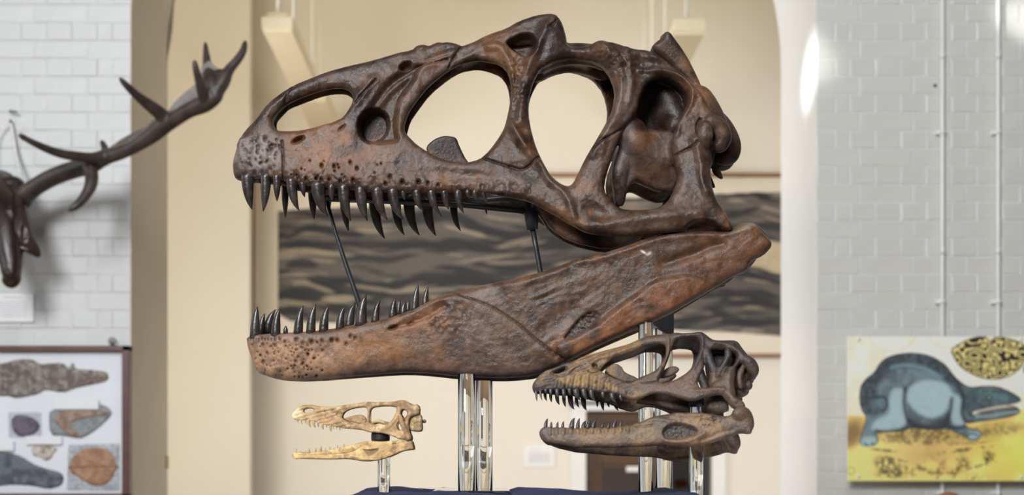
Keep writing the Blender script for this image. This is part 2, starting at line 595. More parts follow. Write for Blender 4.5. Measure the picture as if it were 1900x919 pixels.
def arch_wall():
    """the piece over the opening: a semicircle cut from a slab"""
    xc, r = (XL + XR) / 2, (XR - XL) / 2
    pr = [(xc - r * math.cos(t), SPR + r * math.sin(t)) for t in np.linspace(0, math.pi, 49)]
    bm = bmesh.new()
    fr = [[bm.verts.new((x, y, z)) for x, z in pr] for y in (YF, YR)]
    to = [[bm.verts.new((x, y, 5.4)) for x, z in pr] for y in (YF, YR)]
    for i in range(48):
        bm.faces.new((fr[0][i], fr[0][i + 1], fr[1][i + 1], fr[1][i]))
        bm.faces.new((fr[0][i], fr[0][i + 1], to[0][i + 1], to[0][i]))
        bm.faces.new((fr[1][i], fr[1][i + 1], to[1][i + 1], to[1][i]))
        bm.faces.new((to[0][i], to[0][i + 1], to[1][i + 1], to[1][i]))
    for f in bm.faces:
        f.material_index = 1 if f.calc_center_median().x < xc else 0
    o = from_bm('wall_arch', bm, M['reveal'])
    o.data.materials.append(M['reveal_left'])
    return structure(o)


arch_wall()


def pier(name, x0, x1, edge, mat, dep):
    root = structure(empty(name, ((x0 + x1) / 2, YF, 0)))
    og = root.location
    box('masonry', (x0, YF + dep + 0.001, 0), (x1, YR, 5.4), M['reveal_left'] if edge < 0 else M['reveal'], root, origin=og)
    # painted brickwork, English bond: one object per brick that shows
    meshes = {}

    def brick_mesh(w, h, v):
        key = (round(w, 4), v)
        if key in meshes: return meshes[key]
        r = random.Random(hash(key) % 9999)
        bm = bmesh.new()
        b = 0.0045
        j = lambda a: r.uniform(-a, a)
        f0 = [bm.verts.new(p) for p in ((0, .012, 0), (w, .012, 0), (w, .012, h), (0, .012, h))]
        f1 = [bm.verts.new(p) for p in ((0, dep, 0), (w, dep, 0), (w, dep, h), (0, dep, h))]
        f2 = [bm.verts.new(p) for p in ((b + j(.001), j(.0013), b + j(.001)), (w - b + j(.001), j(.0013), b + j(.001)), (w - b + j(.001), j(.0013), h - b + j(.001)), (b + j(.001), j(.0013), h - b + j(.001)))]
        for p, q in ((f0, f1), (f1, f2)):
            for i in range(4): bm.faces.new((p[i], p[(i + 1) % 4], q[(i + 1) % 4], q[i]))
        bm.faces.new(f2)
        bmesh.ops.recalc_face_normals(bm, faces=bm.faces)
        me = bpy.data.meshes.new('brick')
        bm.to_mesh(me); bm.free()
        me.materials.append(mat)
        meshes[key] = me
        return me
    k = YF / F
    pitch, mort = 33.42 * k, (0.0008 if edge < 0 else 0.0018)
    rr = random.Random(3)
    for row in range(-12, 18):
        ytop = 375.9 + 33.42 * row
        z0 = CZ + (VY - ytop) * k - pitch
        header = row % 2 == 0
        cuts = [0, 34, 62] if header else [0, 80]
        while cuts[-1] < 480: cuts.append(cuts[-1] + (47 if header else 99))
        for i in range(len(cuts) - 1):
            a, b = cuts[i] * k, cuts[i + 1] * k
            if edge + a > x1 and edge > 0: break
            if edge > 0:
                xa, xb = edge + a, edge + b
            else:
                xa, xb = edge - b, edge - a
            if xa > 2.37 or xb < -2.05: continue
            w = xb - xa - mort
            me = brick_mesh(w, pitch - mort, rr.randrange(3))
            o = bpy.data.objects.new('brick', me)
            COL.objects.link(o)
            o.parent = root
            o.location = Vector((xa + mort / 2, YF + rr.uniform(-.0008, .0008), z0 + mort / 2)) - og
    return root


pier('wall_left', -8.0, XL, XL, M['brick_left'], .0010)
pier('wall_right', XR, 4.2, XR, M['brick'], .0013)

# back wall with its doorway
kB = YB / F
DX0, DX1, DZ = (1087 - VX) * kB, (1320 - VX) * kB, CZ + (VY - 763) * kB
bm = bmesh.new()
bm_box(bm, (-4, YB, 0), (DX0, YB + 0.12, 5.4)); bm_box(bm, (DX1, YB, 0), (4, YB + 0.12, 5.4)); bm_box(bm, (DX0, YB, DZ), (DX1, YB + 0.12, 5.4))
structure(from_bm('wall_back', bm, M['cream']))
structure(box('wall_wing', (-4, 10.40, 0), (-1.5865, 10.52, 5.4), M['wing']))
structure(box('wall_side_left', (-4.1, YR, 0), (-4.0, YB, 5.4), M['cream']))
structure(box('wall_side_right', (4.0, YR, 0), (4.1, YB, 5.4), M['cream']))
structure(box('wall_hallway', (-1.0, 12.6, 0), (4.0, 12.7, 3.2), M['cream']))
dr = structure(empty('door_1', ((DX0 + DX1) / 2, YB, 0)))
og = dr.location
x0, x1 = (1060 - VX) * kB, (1346 - VX) * kB
zt = CZ + (VY - 751) * kB
box('architrave', (x0, YB - 0.03, 0), (DX0, YB + 0.02, zt), M['white'], dr, 0.006, og)
box('architrave', (DX1, YB - 0.03, 0), (x1, YB + 0.02, zt), M['white'], dr, 0.006, og)
box('architrave', (x0, YB - 0.034, DZ), (x1, YB + 0.02, zt), M['white'], dr, 0.006, og)
box('cornice', (x0 - 0.02, YB - 0.055, zt), (x1 + 0.02, YB, zt + 0.02), M['darkmetal'], dr, 0.004, og)
LX = (1243 - VX) * kB
box('door_leaf', (DX0 + 0.005, YB + 0.06, 0.01), (LX, YB + 0.10, DZ - 0.006), M['door'], dr, 0.003, og)
zr = lambda py: CZ + (VY - py) * kB
box('door_rail', (DX0 + 0.112, YB + 0.045, zr(862)), (LX - 0.122, YB + 0.064, zr(838)), M['door'], dr, 0.004, og)
box('door_rail', (DX0 + 0.112, YB + 0.045, zr(786)), (LX - 0.122, YB + 0.064, DZ - 0.012), M['door'], dr, 0.004, og)
box('door_stile', (DX0 + 0.01, YB + 0.045, 0.02), (DX0 + 0.11, YB + 0.062, DZ - 0.01), M['door'], dr, 0.004, og)
box('door_stile', (LX - 0.12, YB + 0.045, 0.02), (LX - 0.005, YB + 0.062, DZ - 0.01), M['door'], dr, 0.004, og)
box('door_panel', (DX0 + 0.13, YB + 0.052, 0.3), (LX - 0.14, YB + 0.062, zr(868)), plain('door_panel_dark', (0.035, 0.022, 0.016), 0.35, 0.2), dr, 0.004, og)
box('name_plate', ((1163 - VX) * kB, YB + 0.03, zr(876)), ((1187 - VX) * kB, YB + 0.046, zr(866)), M['white'], dr, 0.001, og)
# the second leaf stands open into the hallway
bm = bmesh.new()
bm_box(bm, (DX1 - 0.045, YB + 0.06, 0.01), (DX1 - 0.004, YB + 0.86, DZ - 0.006), 0.003)
for v in bm.verts: v.co -= og
from_bm('door_leaf', bm, plain('open_leaf_dark', (0.03, 0.028, 0.03), 0.4, 0.2), dr)
# ------------------------------------------------------------------ the large skull
def mixmap(P, col, a):
    a = np.clip(a, 0, 1)[..., None]
    return P * (1 - a) + np.array(col, np.float32) * a


def ell(R, x, y, rx, ry, ang=0.0):
    c, s = math.cos(math.radians(ang)), math.sin(math.radians(ang))
    dx, dy = R.X - x, R.Y - y
    return np.sqrt(((dx * c + dy * s) / rx) ** 2 + ((-dx * s + dy * c) / ry) ** 2)


def streaks(R, ang, L, t, seed):
    c, s = math.cos(math.radians(ang)), math.sin(math.radians(ang))
    u, v = (R.X - R.x0) * c + (R.Y - R.y0) * s, -(R.X - R.x0) * s + (R.Y - R.y0) * c
    n = vnoise((700, 200), 1.0, seed)
    i, j = np.clip(u / L + 40, 0, 198), np.clip(v / t + 150 + 1.2 * np.sin(u / 23), 0, 698)
    a, b = i.astype(int), j.astype(int); fa, fb = i - a, j - b
    fa = fa * fa * (3 - 2 * fa)
    return (n[b, a] * (1 - fa) + n[b, a + 1] * fa) * (1 - fb) + (n[b + 1, a] * (1 - fa) + n[b + 1, a + 1] * fa) * fb


def ridge(R, pts, h, w):
    return h * np.exp(-(R.line(spline(pts, 4)) / w) ** 2)


def pits(R, pts, depth, sharp=1.0):
    out = np.zeros(R.shape, np.float32)
    for p in pts:
        x, y, r = p[:3]
        e = ell(R, x, y, r, r * (p[3] if len(p) > 3 else 1.2), p[4] if len(p) > 4 else 0)
        out += depth * np.exp(-e ** 2.6)
    return out


K = 0.60
def alb(r, g, b):
    """bone colour under the room's light -> albedo"""
    l = lin(r, g, b)
    return tuple(min(c * K, 0.8) for c in l)


SKY = 3.05
skull_O = W(930, 905, SKY)
skull = empty('dinosaur_skull', skull_O, 'huge dark brown theropod skull cast with gaping toothed jaws, largest of the three skulls', 'skull')

A1 = (420, 0, 3.8); A2 = (880, 0, 3.654); A3 = (420, 220, 3.676); A4 = (880, 230, 3.276); A5 = (1130, 40, 4.377); A6 = (1120, 220, 3.676)
top_line = C(*A1, '130,912 200,840 290,720 380,650 470,595 600,545 700,505 860,460 1000,430 1090,405 1200,370 1310,345 1340,315 1400,308 1425,322 1490,288 1525,298 1560,288 1640,308 1660,320 1740,290') \
    + C(*A2, '0,275 100,225 220,185 300,135 420,95 520,83 565,98 600,160 620,240 630,305 700,312 780,303 850,268 930,280 1020,305 1080,325')
outline = [(431, 301), (436, 280), (444.5, 255)] + top_line + C(*A5, '320,222 400,262 480,330 600,420 700,515 760,600 820,690 880,770 940,850') \
    + C(*A6, '740,60 745,200 750,290 738,330 742,430 775,540 830,620 885,705 895,745') \
    + C(*A6, '850,760 800,756 760,744 700,736 640,738 590,744 540,752 480,766 350,778 200,790 60,790') \
    + C(*A4, '700,660 620,625 520,560 400,495 330,460 200,435 100,420 0,413') \
    + C(*A3, '1700,490 1500,495 1300,500 1100,495 960,490 860,480 740,465 600,455 500,440 400,425 380,405 200,398 100,400 60,402 45,370')
nares = C(*A1, '326,870 326,820 362,778 420,722 520,680 640,635 740,612 820,610 866,632 888,670 885,720 850,780 800,828 740,858 620,888 520,908 430,915 350,912')
antorb = [(748, 238), (757, 207), (772, 186), (796, 156), (832, 128), (856, 115), (885, 109), (908, 112), (930, 118), (944, 134), (949, 160), (947, 185), (943, 207), (937, 232), (926, 252), (908, 277), (890, 293), (868, 299), (842, 298), (816, 291), (793, 279), (773, 266), (757, 250)]
orbit = [(986, 238), (981, 208), (983, 175), (990, 148), (1004, 122), (1030, 109), (1060, 104), (1092, 106), (1116, 116), (1132, 134), (1142, 162), (1141, 188), (1133, 212), (1118, 239), (1100, 270), (1087, 291), (1074, 318), (1064, 338), (1054, 344), (1038, 337), (1022, 323), (1008, 300), (996, 270), (989, 248)]
ltf = [(1227, 139), (1208, 147), (1196, 164), (1187, 184), (1184, 205), (1172, 222), (1158, 234), (1146, 266), (1134, 300), (1125, 325), (1122, 350), (1131, 366), (1150, 385), (1180, 388), (1217, 386), (1240, 373), (1254, 349), (1261, 328), (1256, 306), (1252, 290), (1249, 268), (1251, 245), (1257, 229), (1267, 211), (1277, 191), (1279, 174), (1268, 157), (1247, 143)]


def w_big(px, py):
    low = np.interp(px, [428, 434, 446, 470, 520, 600, 700, 850, 950, 1080, 1250, 1370], [.004, .016, .030, .044, .058, .066, .073, .085, .10, .13, .152, .158])
    top = np.interp(px, [428, 434, 446, 480, 600, 750, 900, 1000, 1060, 1140, 1250, 1330], [.004, .016, .028, .034, .033, .036, .044, .058, .066, .088, .100, .115])
    yr = np.interp(px, [431, 470, 545, 650, 770, 860, 940, 1020, 1060, 1120, 1200, 1300], [300, 222, 157, 120, 88, 82, 55, 45, 84, 78, 92, 170])
    yj = np.interp(px, [431, 900, 1000, 1100, 1360], [330, 355, 385, 430, 430])
    t = np.clip((py - yr) / (yj - yr), 0, 1)
    return top + (low - top) * t ** 0.85


B = Bone(skull_O, 0.0, (428, 18, 1376, 472), 0.0017, 0.17, w_big)
R = B.R
d_out = R.sdf(outline)
holes = [R.sdf(p) for p in (nares, antorb, orbit, ltf)]
d_big = d_out
for hh in holes: d_big = np.maximum(d_big, -hh)
n1 = fbm(R.shape, 26, 3, 5); n2 = fbm(R.shape, 60, 11, 4); n3 = fbm(R.shape, 9, 21, 3); n4 = fbm(R.shape, 5, 31, 2)
rel = (n1 - .5) * 4.0 + (n3 - .5) * 2.2 + (n4 - .5) * 1.2
# hollows
fossa = R.sdf([(673, 210), (694, 179), (717, 147), (744, 130), (764, 118), (790, 118), (770, 150), (748, 180), (740, 205), (738, 240), (742, 262), (722, 268), (700, 268), (675, 264), (658, 242)])
inner = R.sdf([(661, 224), (676, 204), (700, 196), (718, 206), (723, 230), (714, 252), (692, 262), (668, 258)])
rel -= 17 * sstep(3, -12, fossa) + 38 * sstep(2, -9, inner)
lac = R.sdf(C(*A2, '212,285 260,250 330,222 390,225 425,265 432,320 400,370 350,392 290,360 240,320'))
rel -= 38 * sstep(2, -9, lac)
rel -= 22 * sstep(1.1, 0.4, ell(R, 752, 122, 14, 8, -25))
rel -= 16 * sstep(1.1, 0.3, ell(R, 553, 259, 15, 6, -28))
rel -= 6 * sstep(1.1, 0.2, ell(R, 634, 237, 12, 3, -42))
# the long hollow under the antorbital roof, and the flat behind the lacrimal horn
rel -= 7 * sstep(1.0, 0.2, ell(R, 830, 104, 70, 14, -17))
rel -= 9 * sstep(1.1, 0.2, ell(R, 1062, 118, 46, 26, 0))
rel -= 8 * sstep(1.0, 0.2, ell(R, 1193, 122, 26, 34, 18))
rel -= 6 * sstep(1.1, 0.2, ell(R, 1000, 250, 14, 60, 12))
rel -= 7 * sstep(1.1, 0.1, ell(R, 1108, 395, 36, 18, 30))
rel -= 5 * sstep(1.1, 0.1, ell(R, 980, 320, 40, 22, 25))
rel -= 5 * sstep(1.1, 0.1, ell(R, 850, 325, 90, 16, 4))
rel -= 26 * sstep(2, -6, R.sdf(C(*A6, '860,750 800,735 760,700 700,684 640,688 590,706 545,745 600,775 760,780 850,775')))
# ridges
rel += ridge(R, [(905, 86), (929, 90), (946, 128), (948, 176), (942, 212), (956, 246), (975, 270)], 7, 8)
rel += ridge(R, [(1012, 50), (1001, 78), (985, 112), (974, 150), (968, 190), (966, 225)], 8, 9)
rel += ridge(R, [(1112, 78), (1136, 104), (1152, 140), (1148, 190), (1128, 232), (1100, 280)], 9, 13)
rel += ridge(R, [(1165, 90), (1168, 120), (1172, 150), (1168, 190)], 6, 7)
rel += ridge(R, [(953, 236), (978, 279), (1008, 306), (1017, 331), (1051, 364), (1063, 401), (1068, 420)], 7, 8)
rel += ridge(R, [(1210, 104), (1240, 115), (1267, 137), (1290, 162), (1304, 180)], 9, 7)
rel += ridge(R, [(1186, 130), (1215, 130), (1246, 135), (1270, 148), (1284, 172), (1278, 198), (1262, 222), (1255, 250)], 6, 5)
rel += ridge(R, [(1290, 260), (1300, 300), (1302, 330), (1310, 355)], 9, 9)
rel += ridge(R, [(1090, 420), (1150, 412), (1200, 402), (1250, 398), (1300, 396)], 6, 12)
rel += ridge(R, [(700, 196), (725, 165), (756, 142), (800, 118), (846, 96)], 6, 7)
rel += ridge(R, [(520, 157), (560, 142), (620, 125), (680, 111), (740, 97)], 4, 7)
rel += ridge(R, [(596, 228), (640, 205), (668, 176), (690, 150)], 6, 10)
rel += ridge(R, [(880, 360), (920, 356), (960, 358), (980, 366)], 4, 6)
# rugose knobs of the nasal ridge and the lacrimal horn
for (x, y, r, a) in ((782, 86, 10, 6), (803, 85, 9, 5), (822, 82, 10, 6), (842, 84, 9, 5), (1130, 92, 20, 7), (1150, 110, 14, 5)):
    rel += a * np.exp(-ell(R, x, y, r, r * .8) ** 2)
rug = np.maximum(np.exp(-ell(R, 1140, 110, 40, 34) ** 2), np.exp(-ell(R, 960, 150, 16, 45) ** 2))
rel += rug * (n4 - .5) * 12 + rug * (n3 - .5) * 9
# bulge of the nasal horn
rel += 9 * np.exp(-ell(R, 1028, 62, 24, 34) ** 2)
# snout: pitted premaxilla, row of foramina above the teeth
rr = np.random.default_rng(5)
pp = [(x, y, rr.uniform(1.3, 2.6)) for x, y in zip(rr.uniform(446, 520, 34), rr.uniform(258, 312, 34))]
pp += C(*A3, '130,370 190,368 245,362 300,345') and [(x, y, 3.6, 1.5) for x, y in C(*A3, '130,370 190,368 245,362 300,345 170,165 215,190 265,140 300,188')]
pm = pits(R, pp, 5)
fo = [(x, y, 2.6, 1.5) for x, y in C(*A3, '490,400 545,410 612,405 648,415 700,412 775,428 865,418 1085,440 1200,432 1310,432 1375,440 1445,452 1115,395 890,340 845,298 735,325 650,320')]
fo += [(x, y, rr.uniform(1.0, 1.6)) for x, y in zip(rr.uniform(540, 720, 16), rr.uniform(298, 336, 16))]
pm = pm + pits(R, fo, 7)
rel -= pm
# scalloped alveolar margin
band = sstep(20, 4, np.abs(R.Y - np.interp(R.X, [431, 520, 620, 700, 1000], [322, 326, 336, 346, 352]))) * (R.X < 985)
rel += band * (1.6 * np.sin(R.X / 4.6 + 2 * n1 * 4) + (n4 - .5) * 5)
# sutures and cracks
cracks = [[(523, 262), (525, 300), (524, 334)], C(*A1, '410,722 425,670 440,640 470,600'), C(*A1, '1655,330 1605,400 1570,470'), C(*A1, '1340,470 1420,445 1500,430 1560,410'), C(*A4, '40,200 100,222 150,240 240,265 310,268 390,198'),
          C(*A4, '705,165 760,112 830,70 900,25'), C(*A4, '1222,187 1280,160 1330,135 1362,100'), C(*A6, '640,130 636,90 640,40 660,0'), C(*A1, '800,830 860,780 920,710 980,640 1060,560'), C(*A2, '500,190 540,160 570,110')]
cr = np.full(R.shape, 99, np.float32)
for c_ in cracks: cr = np.minimum(cr, R.line(spline(c_, 3)) + (n4 - .5) * 1.5)
rel -= 5.5 * np.exp(-(cr / 1.7) ** 2)
thick = 20 + 10 * sstep(900, 980, R.X) + 8 * sstep(1040, 1160, R.X)
B.sheet(d_big, rel, thick, r=0.011, puff=0.007, pscale=8)
dtop = R.line(top_line + [(1204, 91), (1222, 100), (1240, 115), (1267, 136), (1290, 160)])
dfront = R.line([(433, 325), (431, 301), (436, 280), (444.5, 255)] + top_line[:3])
bandw = np.interp(R.X, [440, 470, 520, 640, 700, 800, 950, 1020, 1060, 1130, 1300], [40, 26, 17, 20, 26, 24, 30, 60, 24, 24, 20])
B.roof(d_big, np.minimum(dtop, dfront + 0), bandw, rel)
# a palate between the tooth rows keeps the snout closed at the front
B.plate([(440, 262), (470, 250), (520, 252), (560, 262), (560, 285), (520, 292), (470, 300), (446, 312)], 0.012, 0.045)
# inner elements: vomer wing, pterygoid, braincase
B.plate(C(*A3, '1360,215 1372,180 1420,140 1480,118 1520,120 1570,130 1590,190 1640,290 1690,330 1560,380 1420,330'), 0.012, 0.012)
B.plate([(985, 372), (1008, 403), (1020, 424), (1057, 449), (1127, 465), (1164, 455), (1205, 432), (1140, 420), (1070, 402), (1020, 378)], 0.025, 0.02)
B.plate(C(*A6, '110,60 240,75 350,90 480,85 500,260 520,400 470,500 400,505 330,480 270,430 215,415 175,460 150,530 120,600 95,560 80,400 85,280 110,190'), 0.062, 0.026)
B.ball(1176, 258, 0.078, 0.030, 0.018, 0.042, k=0.010)
B.bar([(1168, 232, .078, .014), (1178, 262, .082, .020), (1190, 283, .078, .014)])
B.bar([(1158, 285, .068, .012), (1150, 320, .074, .013), (1150, 355, .07, .008), (1152, 378, .066, .004)])
B.plate([(1172, 118), (1240, 120), (1300, 180), (1325, 240), (1330, 300), (1300, 330), (1240, 350), (1170, 330), (1150, 260)], 0.008, 0.02, r=0.008)
B.ball(1237, 209, 0.020, 0.024, 0.026, 0.028, k=0.024)
B.bar([(1222, 168, .02, .012), (1244, 190, .026, .014), (1262, 232, .04, .014)], k=.016)
B.ball(1246, 238, 0.036, 0.011, 0.014, 0.011, k=0.012)
B.ball(1215, 300, 0.045, 0.06, 0.045, 0.05, k=0.02)
B.bar([(992, 126, .03, .012), (1020, 108, .03, .015), (1060, 100, .03, .016), (1100, 103, .035, .016), (1128, 118, .04, .013)], k=.012)
# nuchal crest behind the skull roof, and the occiput
B.plate(C(*A5, '330,232 372,185 425,150 432,115 462,98 492,112 520,152 585,240 640,330 690,430 750,560 770,610 700,600 560,460 440,330'), 0.03, 0.058, r=0.014)
B.bar(np.array([(1234, 72, .022, .008), (1240, 90, .03, .012), (1226, 100, .04, .008)]))
B.bar([(1296, 185, .06, .028), (1318, 222, .07, .026), (1338, 252, .074, .018), (1337, 270, .074, .012)])
B.ball(1308, 250, 0.132, 0.016, 0.014, 0.028, k=0.006)
B.bar([(1318, 224, .118, .010), (1333, 232, .112, .011), (1342, 252, .11, .013), (1337, 270, .108, .010), (1326, 272, .106, .007)])
B.bar([(1330, 225, .035, .020), (1348, 250, .04, .018), (1357, 272, .035, .016), (1353, 290, .03, .014), (1334, 294, .03, .010)])
B.plate([(1320, 300), (1330, 302), (1343, 331), (1338, 334), (1321, 322)], 0.05, 0.012)
B.bar([(1300, 280, .06, .03), (1285, 330, .07, .024), (1296, 370, .10, .016), (1325, 404, .115, .012)])

base = np.zeros(R.shape + (3,), np.float32) + np.array(alb(92, 69, 55), np.float32)
base = mixmap(base, alb(140, 97, 66), sstep(.46, .66, n2) * .7)
base = mixmap(base, alb(52, 41, 37), sstep(.52, .34, n1) * .75)
base = mixmap(base, alb(128, 106, 96), sstep(.60, .74, fbm(R.shape, 34, 77, 4)) * .55)
base = mixmap(base, alb(142, 98, 68), .6 * np.exp(-ell(R, 640, 275, 95, 48, 10) ** 2) * sstep(.3, .6, n1))
base = mixmap(base, alb(158, 146, 140), .8 * np.exp(-ell(R, 478, 290, 48, 44) ** 4) * sstep(.3, .55, n3))
base = mixmap(base, alb(160, 112, 78), .45 * np.exp(-ell(R, 590, 300, 60, 30) ** 2))
base = mixmap(base, alb(62, 50, 46), .7 * sstep(26, 8, R.line(top_line[:22])) * sstep(.3, .6, n1))
base = mixmap(base, alb(58, 43, 38), .75 * np.exp(-ell(R, 1000, 70, 70, 46) ** 4))
base = mixmap(base, alb(60, 46, 41), .65 * np.exp(-ell(R, 1180, 110, 90, 40, 20) ** 4))
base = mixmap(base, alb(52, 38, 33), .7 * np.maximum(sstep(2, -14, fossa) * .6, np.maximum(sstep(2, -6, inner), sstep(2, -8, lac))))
base = mixmap(base, alb(118, 82, 60), .4 * np.exp(-ell(R, 1220, 330, 40, 24) ** 2))
base = mixmap(base, alb(112, 104, 104), .7 * np.exp(-ell(R, 1158, 300, 20, 90, 4) ** 4) * sstep(.3, .6, n1))
base = mixmap(base, alb(45, 34, 30), .8 * np.exp(-(cr / 1.5) ** 2))
base = mixmap(base, alb(66, 50, 42), .6 * band * sstep(.45, .6, n3))
base = mixmap(base, alb(40, 31, 28), np.clip(pm / 7, 0, .85))
base = mixmap(base, alb(46, 36, 33), .8 * sstep(2, -9, holes[3]) * sstep(250, 236, R.Y))  # shade of the upper temporal cavity put into the colour
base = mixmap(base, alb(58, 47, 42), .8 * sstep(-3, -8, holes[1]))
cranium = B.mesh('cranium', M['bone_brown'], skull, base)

up_near = [((459.4, 330), (467.6, 389), 24), ((493.5, 330), (488, 393), 20), ((514, 330), (514, 374), 16), ((541, 337), (555, 391), 21), ((561.5, 341), (565.5, 366), 13),
           ((590, 345), (608, 401), 27), ((614.5, 348), (616, 372), 15), ((637.6, 350), (651, 410), 23), ((669, 353), (682, 410), 23), ((700, 355), (719, 408.5), 23),
           ((729, 356), (748.6, 408), 22), ((748, 357), (752, 371), 10), ((773.6, 358), (786, 392), 17), ((801, 358), (820, 402), 16), ((825, 358), (833.5, 389), 15),
           ((850, 359), (860.7, 395.5), 15), ((867.5, 358), (873.7, 368), 9), ((881, 358), (886.5, 372), 10), ((897, 358), (906, 376), 10)]
up_far = [((529, 352), (529.6, 405), 14), ((580, 358), (583, 408), 17), ((609, 362), (613, 386), 13), ((639, 372), (647, 429), 18), ((695, 378), (714, 443), 22), ((735, 384), (750.5, 437), 19), ((759, 380), (778.5, 437), 22),
          ((792.7, 382), (809, 437.6), 22), ((841.6, 384), (855, 429), 15), ((878, 380), (879, 386), 7), ((890, 380), (893, 388), 8), ((901, 381), (904, 399), 6), ((915, 382), (918, 388), 8), ((928, 382), (930, 389), 8)]
for b_, t_, w_ in up_near: B.tooth(b_, t_, w_, -1, M['tooth_black'], cranium, inset=0.012)
for b_, t_, w_ in up_far: B.tooth(b_, t_, w_, 1, M['tooth_black'], cranium, inset=0.012, root=16)

# ---- mandible
K = 0.68
L5 = (440, 500, 3.654); L6 = (920, 400, 3.281); L7 = (620, 680, 3.846)
m_top = C(*L5, '60,455 150,436 330,425 500,415 620,400 700,390 790,370 880,352 960,340 1080,308 1180,270 1290,215 1360,180 1460,148 1640,105 1780,75') \
    + C(*L6, '0,400 130,375 320,325 430,285 500,255 620,235 800,180 900,140 1000,110 1120,95 1250,88 1400,92 1470,72 1550,45 1600,60 1650,110 1690,152')
m_out = m_top + C(*L6, '1690,185 1640,238 1560,270 1535,340 1480,350 1350,430 1200,520 1080,590 940,655 800,715 700,760 560,825 440,890') \
    + [(1030, 683), (1002, 694), (984, 697)] + C(*L7, '1250,80 1100,80 880,70 700,50 520,40 300,55 0,80') + C(*L5, '600,740 430,750 300,745 200,725 130,690 90,590 65,510')


def w_jaw(px, py):
    return np.interp(px, [452, 460, 472, 500, 560, 700, 850, 1000, 1200, 1440], [.006, .020, .032, .043, .052, .062, .078, .10, .128, .152])


J = Bone(skull_O, 0.0, (454, 410, 1438, 708), 0.0018, 0.17, w_jaw)
R = J.R
dm = R.sdf(m_out)
n1 = fbm(R.shape, 26, 103, 5); n2 = fbm(R.shape, 60, 111, 4); n3 = fbm(R.shape, 9, 121, 3); n4 = fbm(R.shape, 5, 131, 2)
rel = (n1 - .5) * 3.4 + (n3 - .5) * 1.5
# dentary overlaps the bones behind it along a curved suture
dent_back = [(836, 541), (870, 553), (905, 566), (932.6, 582), (960, 600), (985, 622), (1020, 650), (1050, 668), (1040, 690)]
dd = R.sdf([(400, 500), (836, 538)] + dent_back + [(1030, 760), (400, 760)], smooth=False)
rel += 2.2 * sstep(3, -14, dd) + ridge(R, [(800, 562), (836, 548), (870, 556)], 3, 9)
rel += 5 * (fbm(R.shape, 44, 141, 3) - .5) + sstep(860, 940, R.X) * 1.3 * (streaks(R, -24, 30, 4.2, 5) - .5) * fbm(R.shape, 50, 151, 2)
cr = np.abs(dd) * np.where(R.X > 850, 1, 9)
# the lower bar (angular) stands proud of the hollow above it
bar_top = C(*L6, '330,790 450,745 600,670 720,570 850,480 960,395 1060,372 1180,358')
barp = R.sdf(bar_top + C(*L6, '1300,400 1350,430 1200,520 1080,590 940,655 800,715 700,760 560,825 440,890 400,860'), smooth=True)
rel += 8 * sstep(5, -9, barp)
mf = R.sdf(C(*L6, '404,764 462,676 535,602 606,578 640,618 566,690 482,752'))
rel -= 9 * sstep(2, -4, mf) - 5 * sstep(0, -3, mf) * np.clip((vnoise(R.shape, 2.4, 91) - .4) * 2, -.4, 1)
rel -= 5 * sstep(1.1, .1, ell(R, 1040, 590, 60, 26, -40))
rel += ridge(R, C(*L6, '480,262 620,245 800,190 950,140 1100,110 1250,105 1330,110'), 6, 11)
rel -= ridge(R, C(*L6, '1020,292 1120,262 1220,228 1300,190 1380,170'), 8, 9)
rel += ridge(R, C(*L6, '1400,110 1470,90 1550,60'), 5, 7)
rel += ridge(R, C(*L6, '60,420 200,395 330,350 420,320'), 4, 9)
rel += sstep(1, .2, ell(R, 1010, 545, 42, 24, -25)) * (np.sin((R.X * .35 + R.Y) / 2.6 + n1 * 5) * 1.2)
rel -= 12 * sstep(1.1, .2, ell(R, 731, 608, 13, 4.5, -22)) + 6 * sstep(1.1, .2, ell(R, 762, 601, 9, 4, -22))
rel -= ridge(R, [(745, 604), (790, 588), (825, 566)], 4, 5)
rel += ridge(R, [(700, 590), (760, 580), (812, 556)], 4, 6)
fo = [(x, y, 1.9, 2.2) for x, y in C(*L5, '75,468 92,472 110,475 128,478 146,476 170,466 190,470 210,470 232,474 256,474 290,466')]
fo += [(x, y, 2.9, 1.3) for x, y in C(*L5, '175,510 325,490 400,475 445,500 505,490 575,485 640,482 680,482 740,505 800,465 175,630 770,455')]
rr = np.random.default_rng(9)
fo += [(x, y, rr.uniform(1.0, 1.7)) for x, y in zip(rr.uniform(466, 600, 110), rr.uniform(632, 700, 110))]
pm = pits(R, fo, 6)
rel -= pm
rel += (n4 - .5) * 5 * np.exp(-ell(R, 530, 660, 70, 40) ** 4)
rel += (n4 - .5) * 6 * np.exp(-ell(R, 830, 590, 40, 30) ** 4)
rel -= 3.2 * np.exp(-(cr / 1.6) ** 2)
J.sheet(dm, rel, np.full(R.shape, 26.0, np.float32) + 6 * sstep(1100, 1300, R.X), r=0.012, puff=0.008, pscale=10)
J.roof(dm, R.line([(460, 650), (458, 640), (457, 626), (470, 675)]), 22, rel)
J.bar([(1366, 436, .118, .014), (1392, 432, .11, .016), (1414, 446, .105, .012)])
J.bar([(1395, 470, .11, .012), (1380, 488, .105, .011), (1363, 500, .10, .008)])

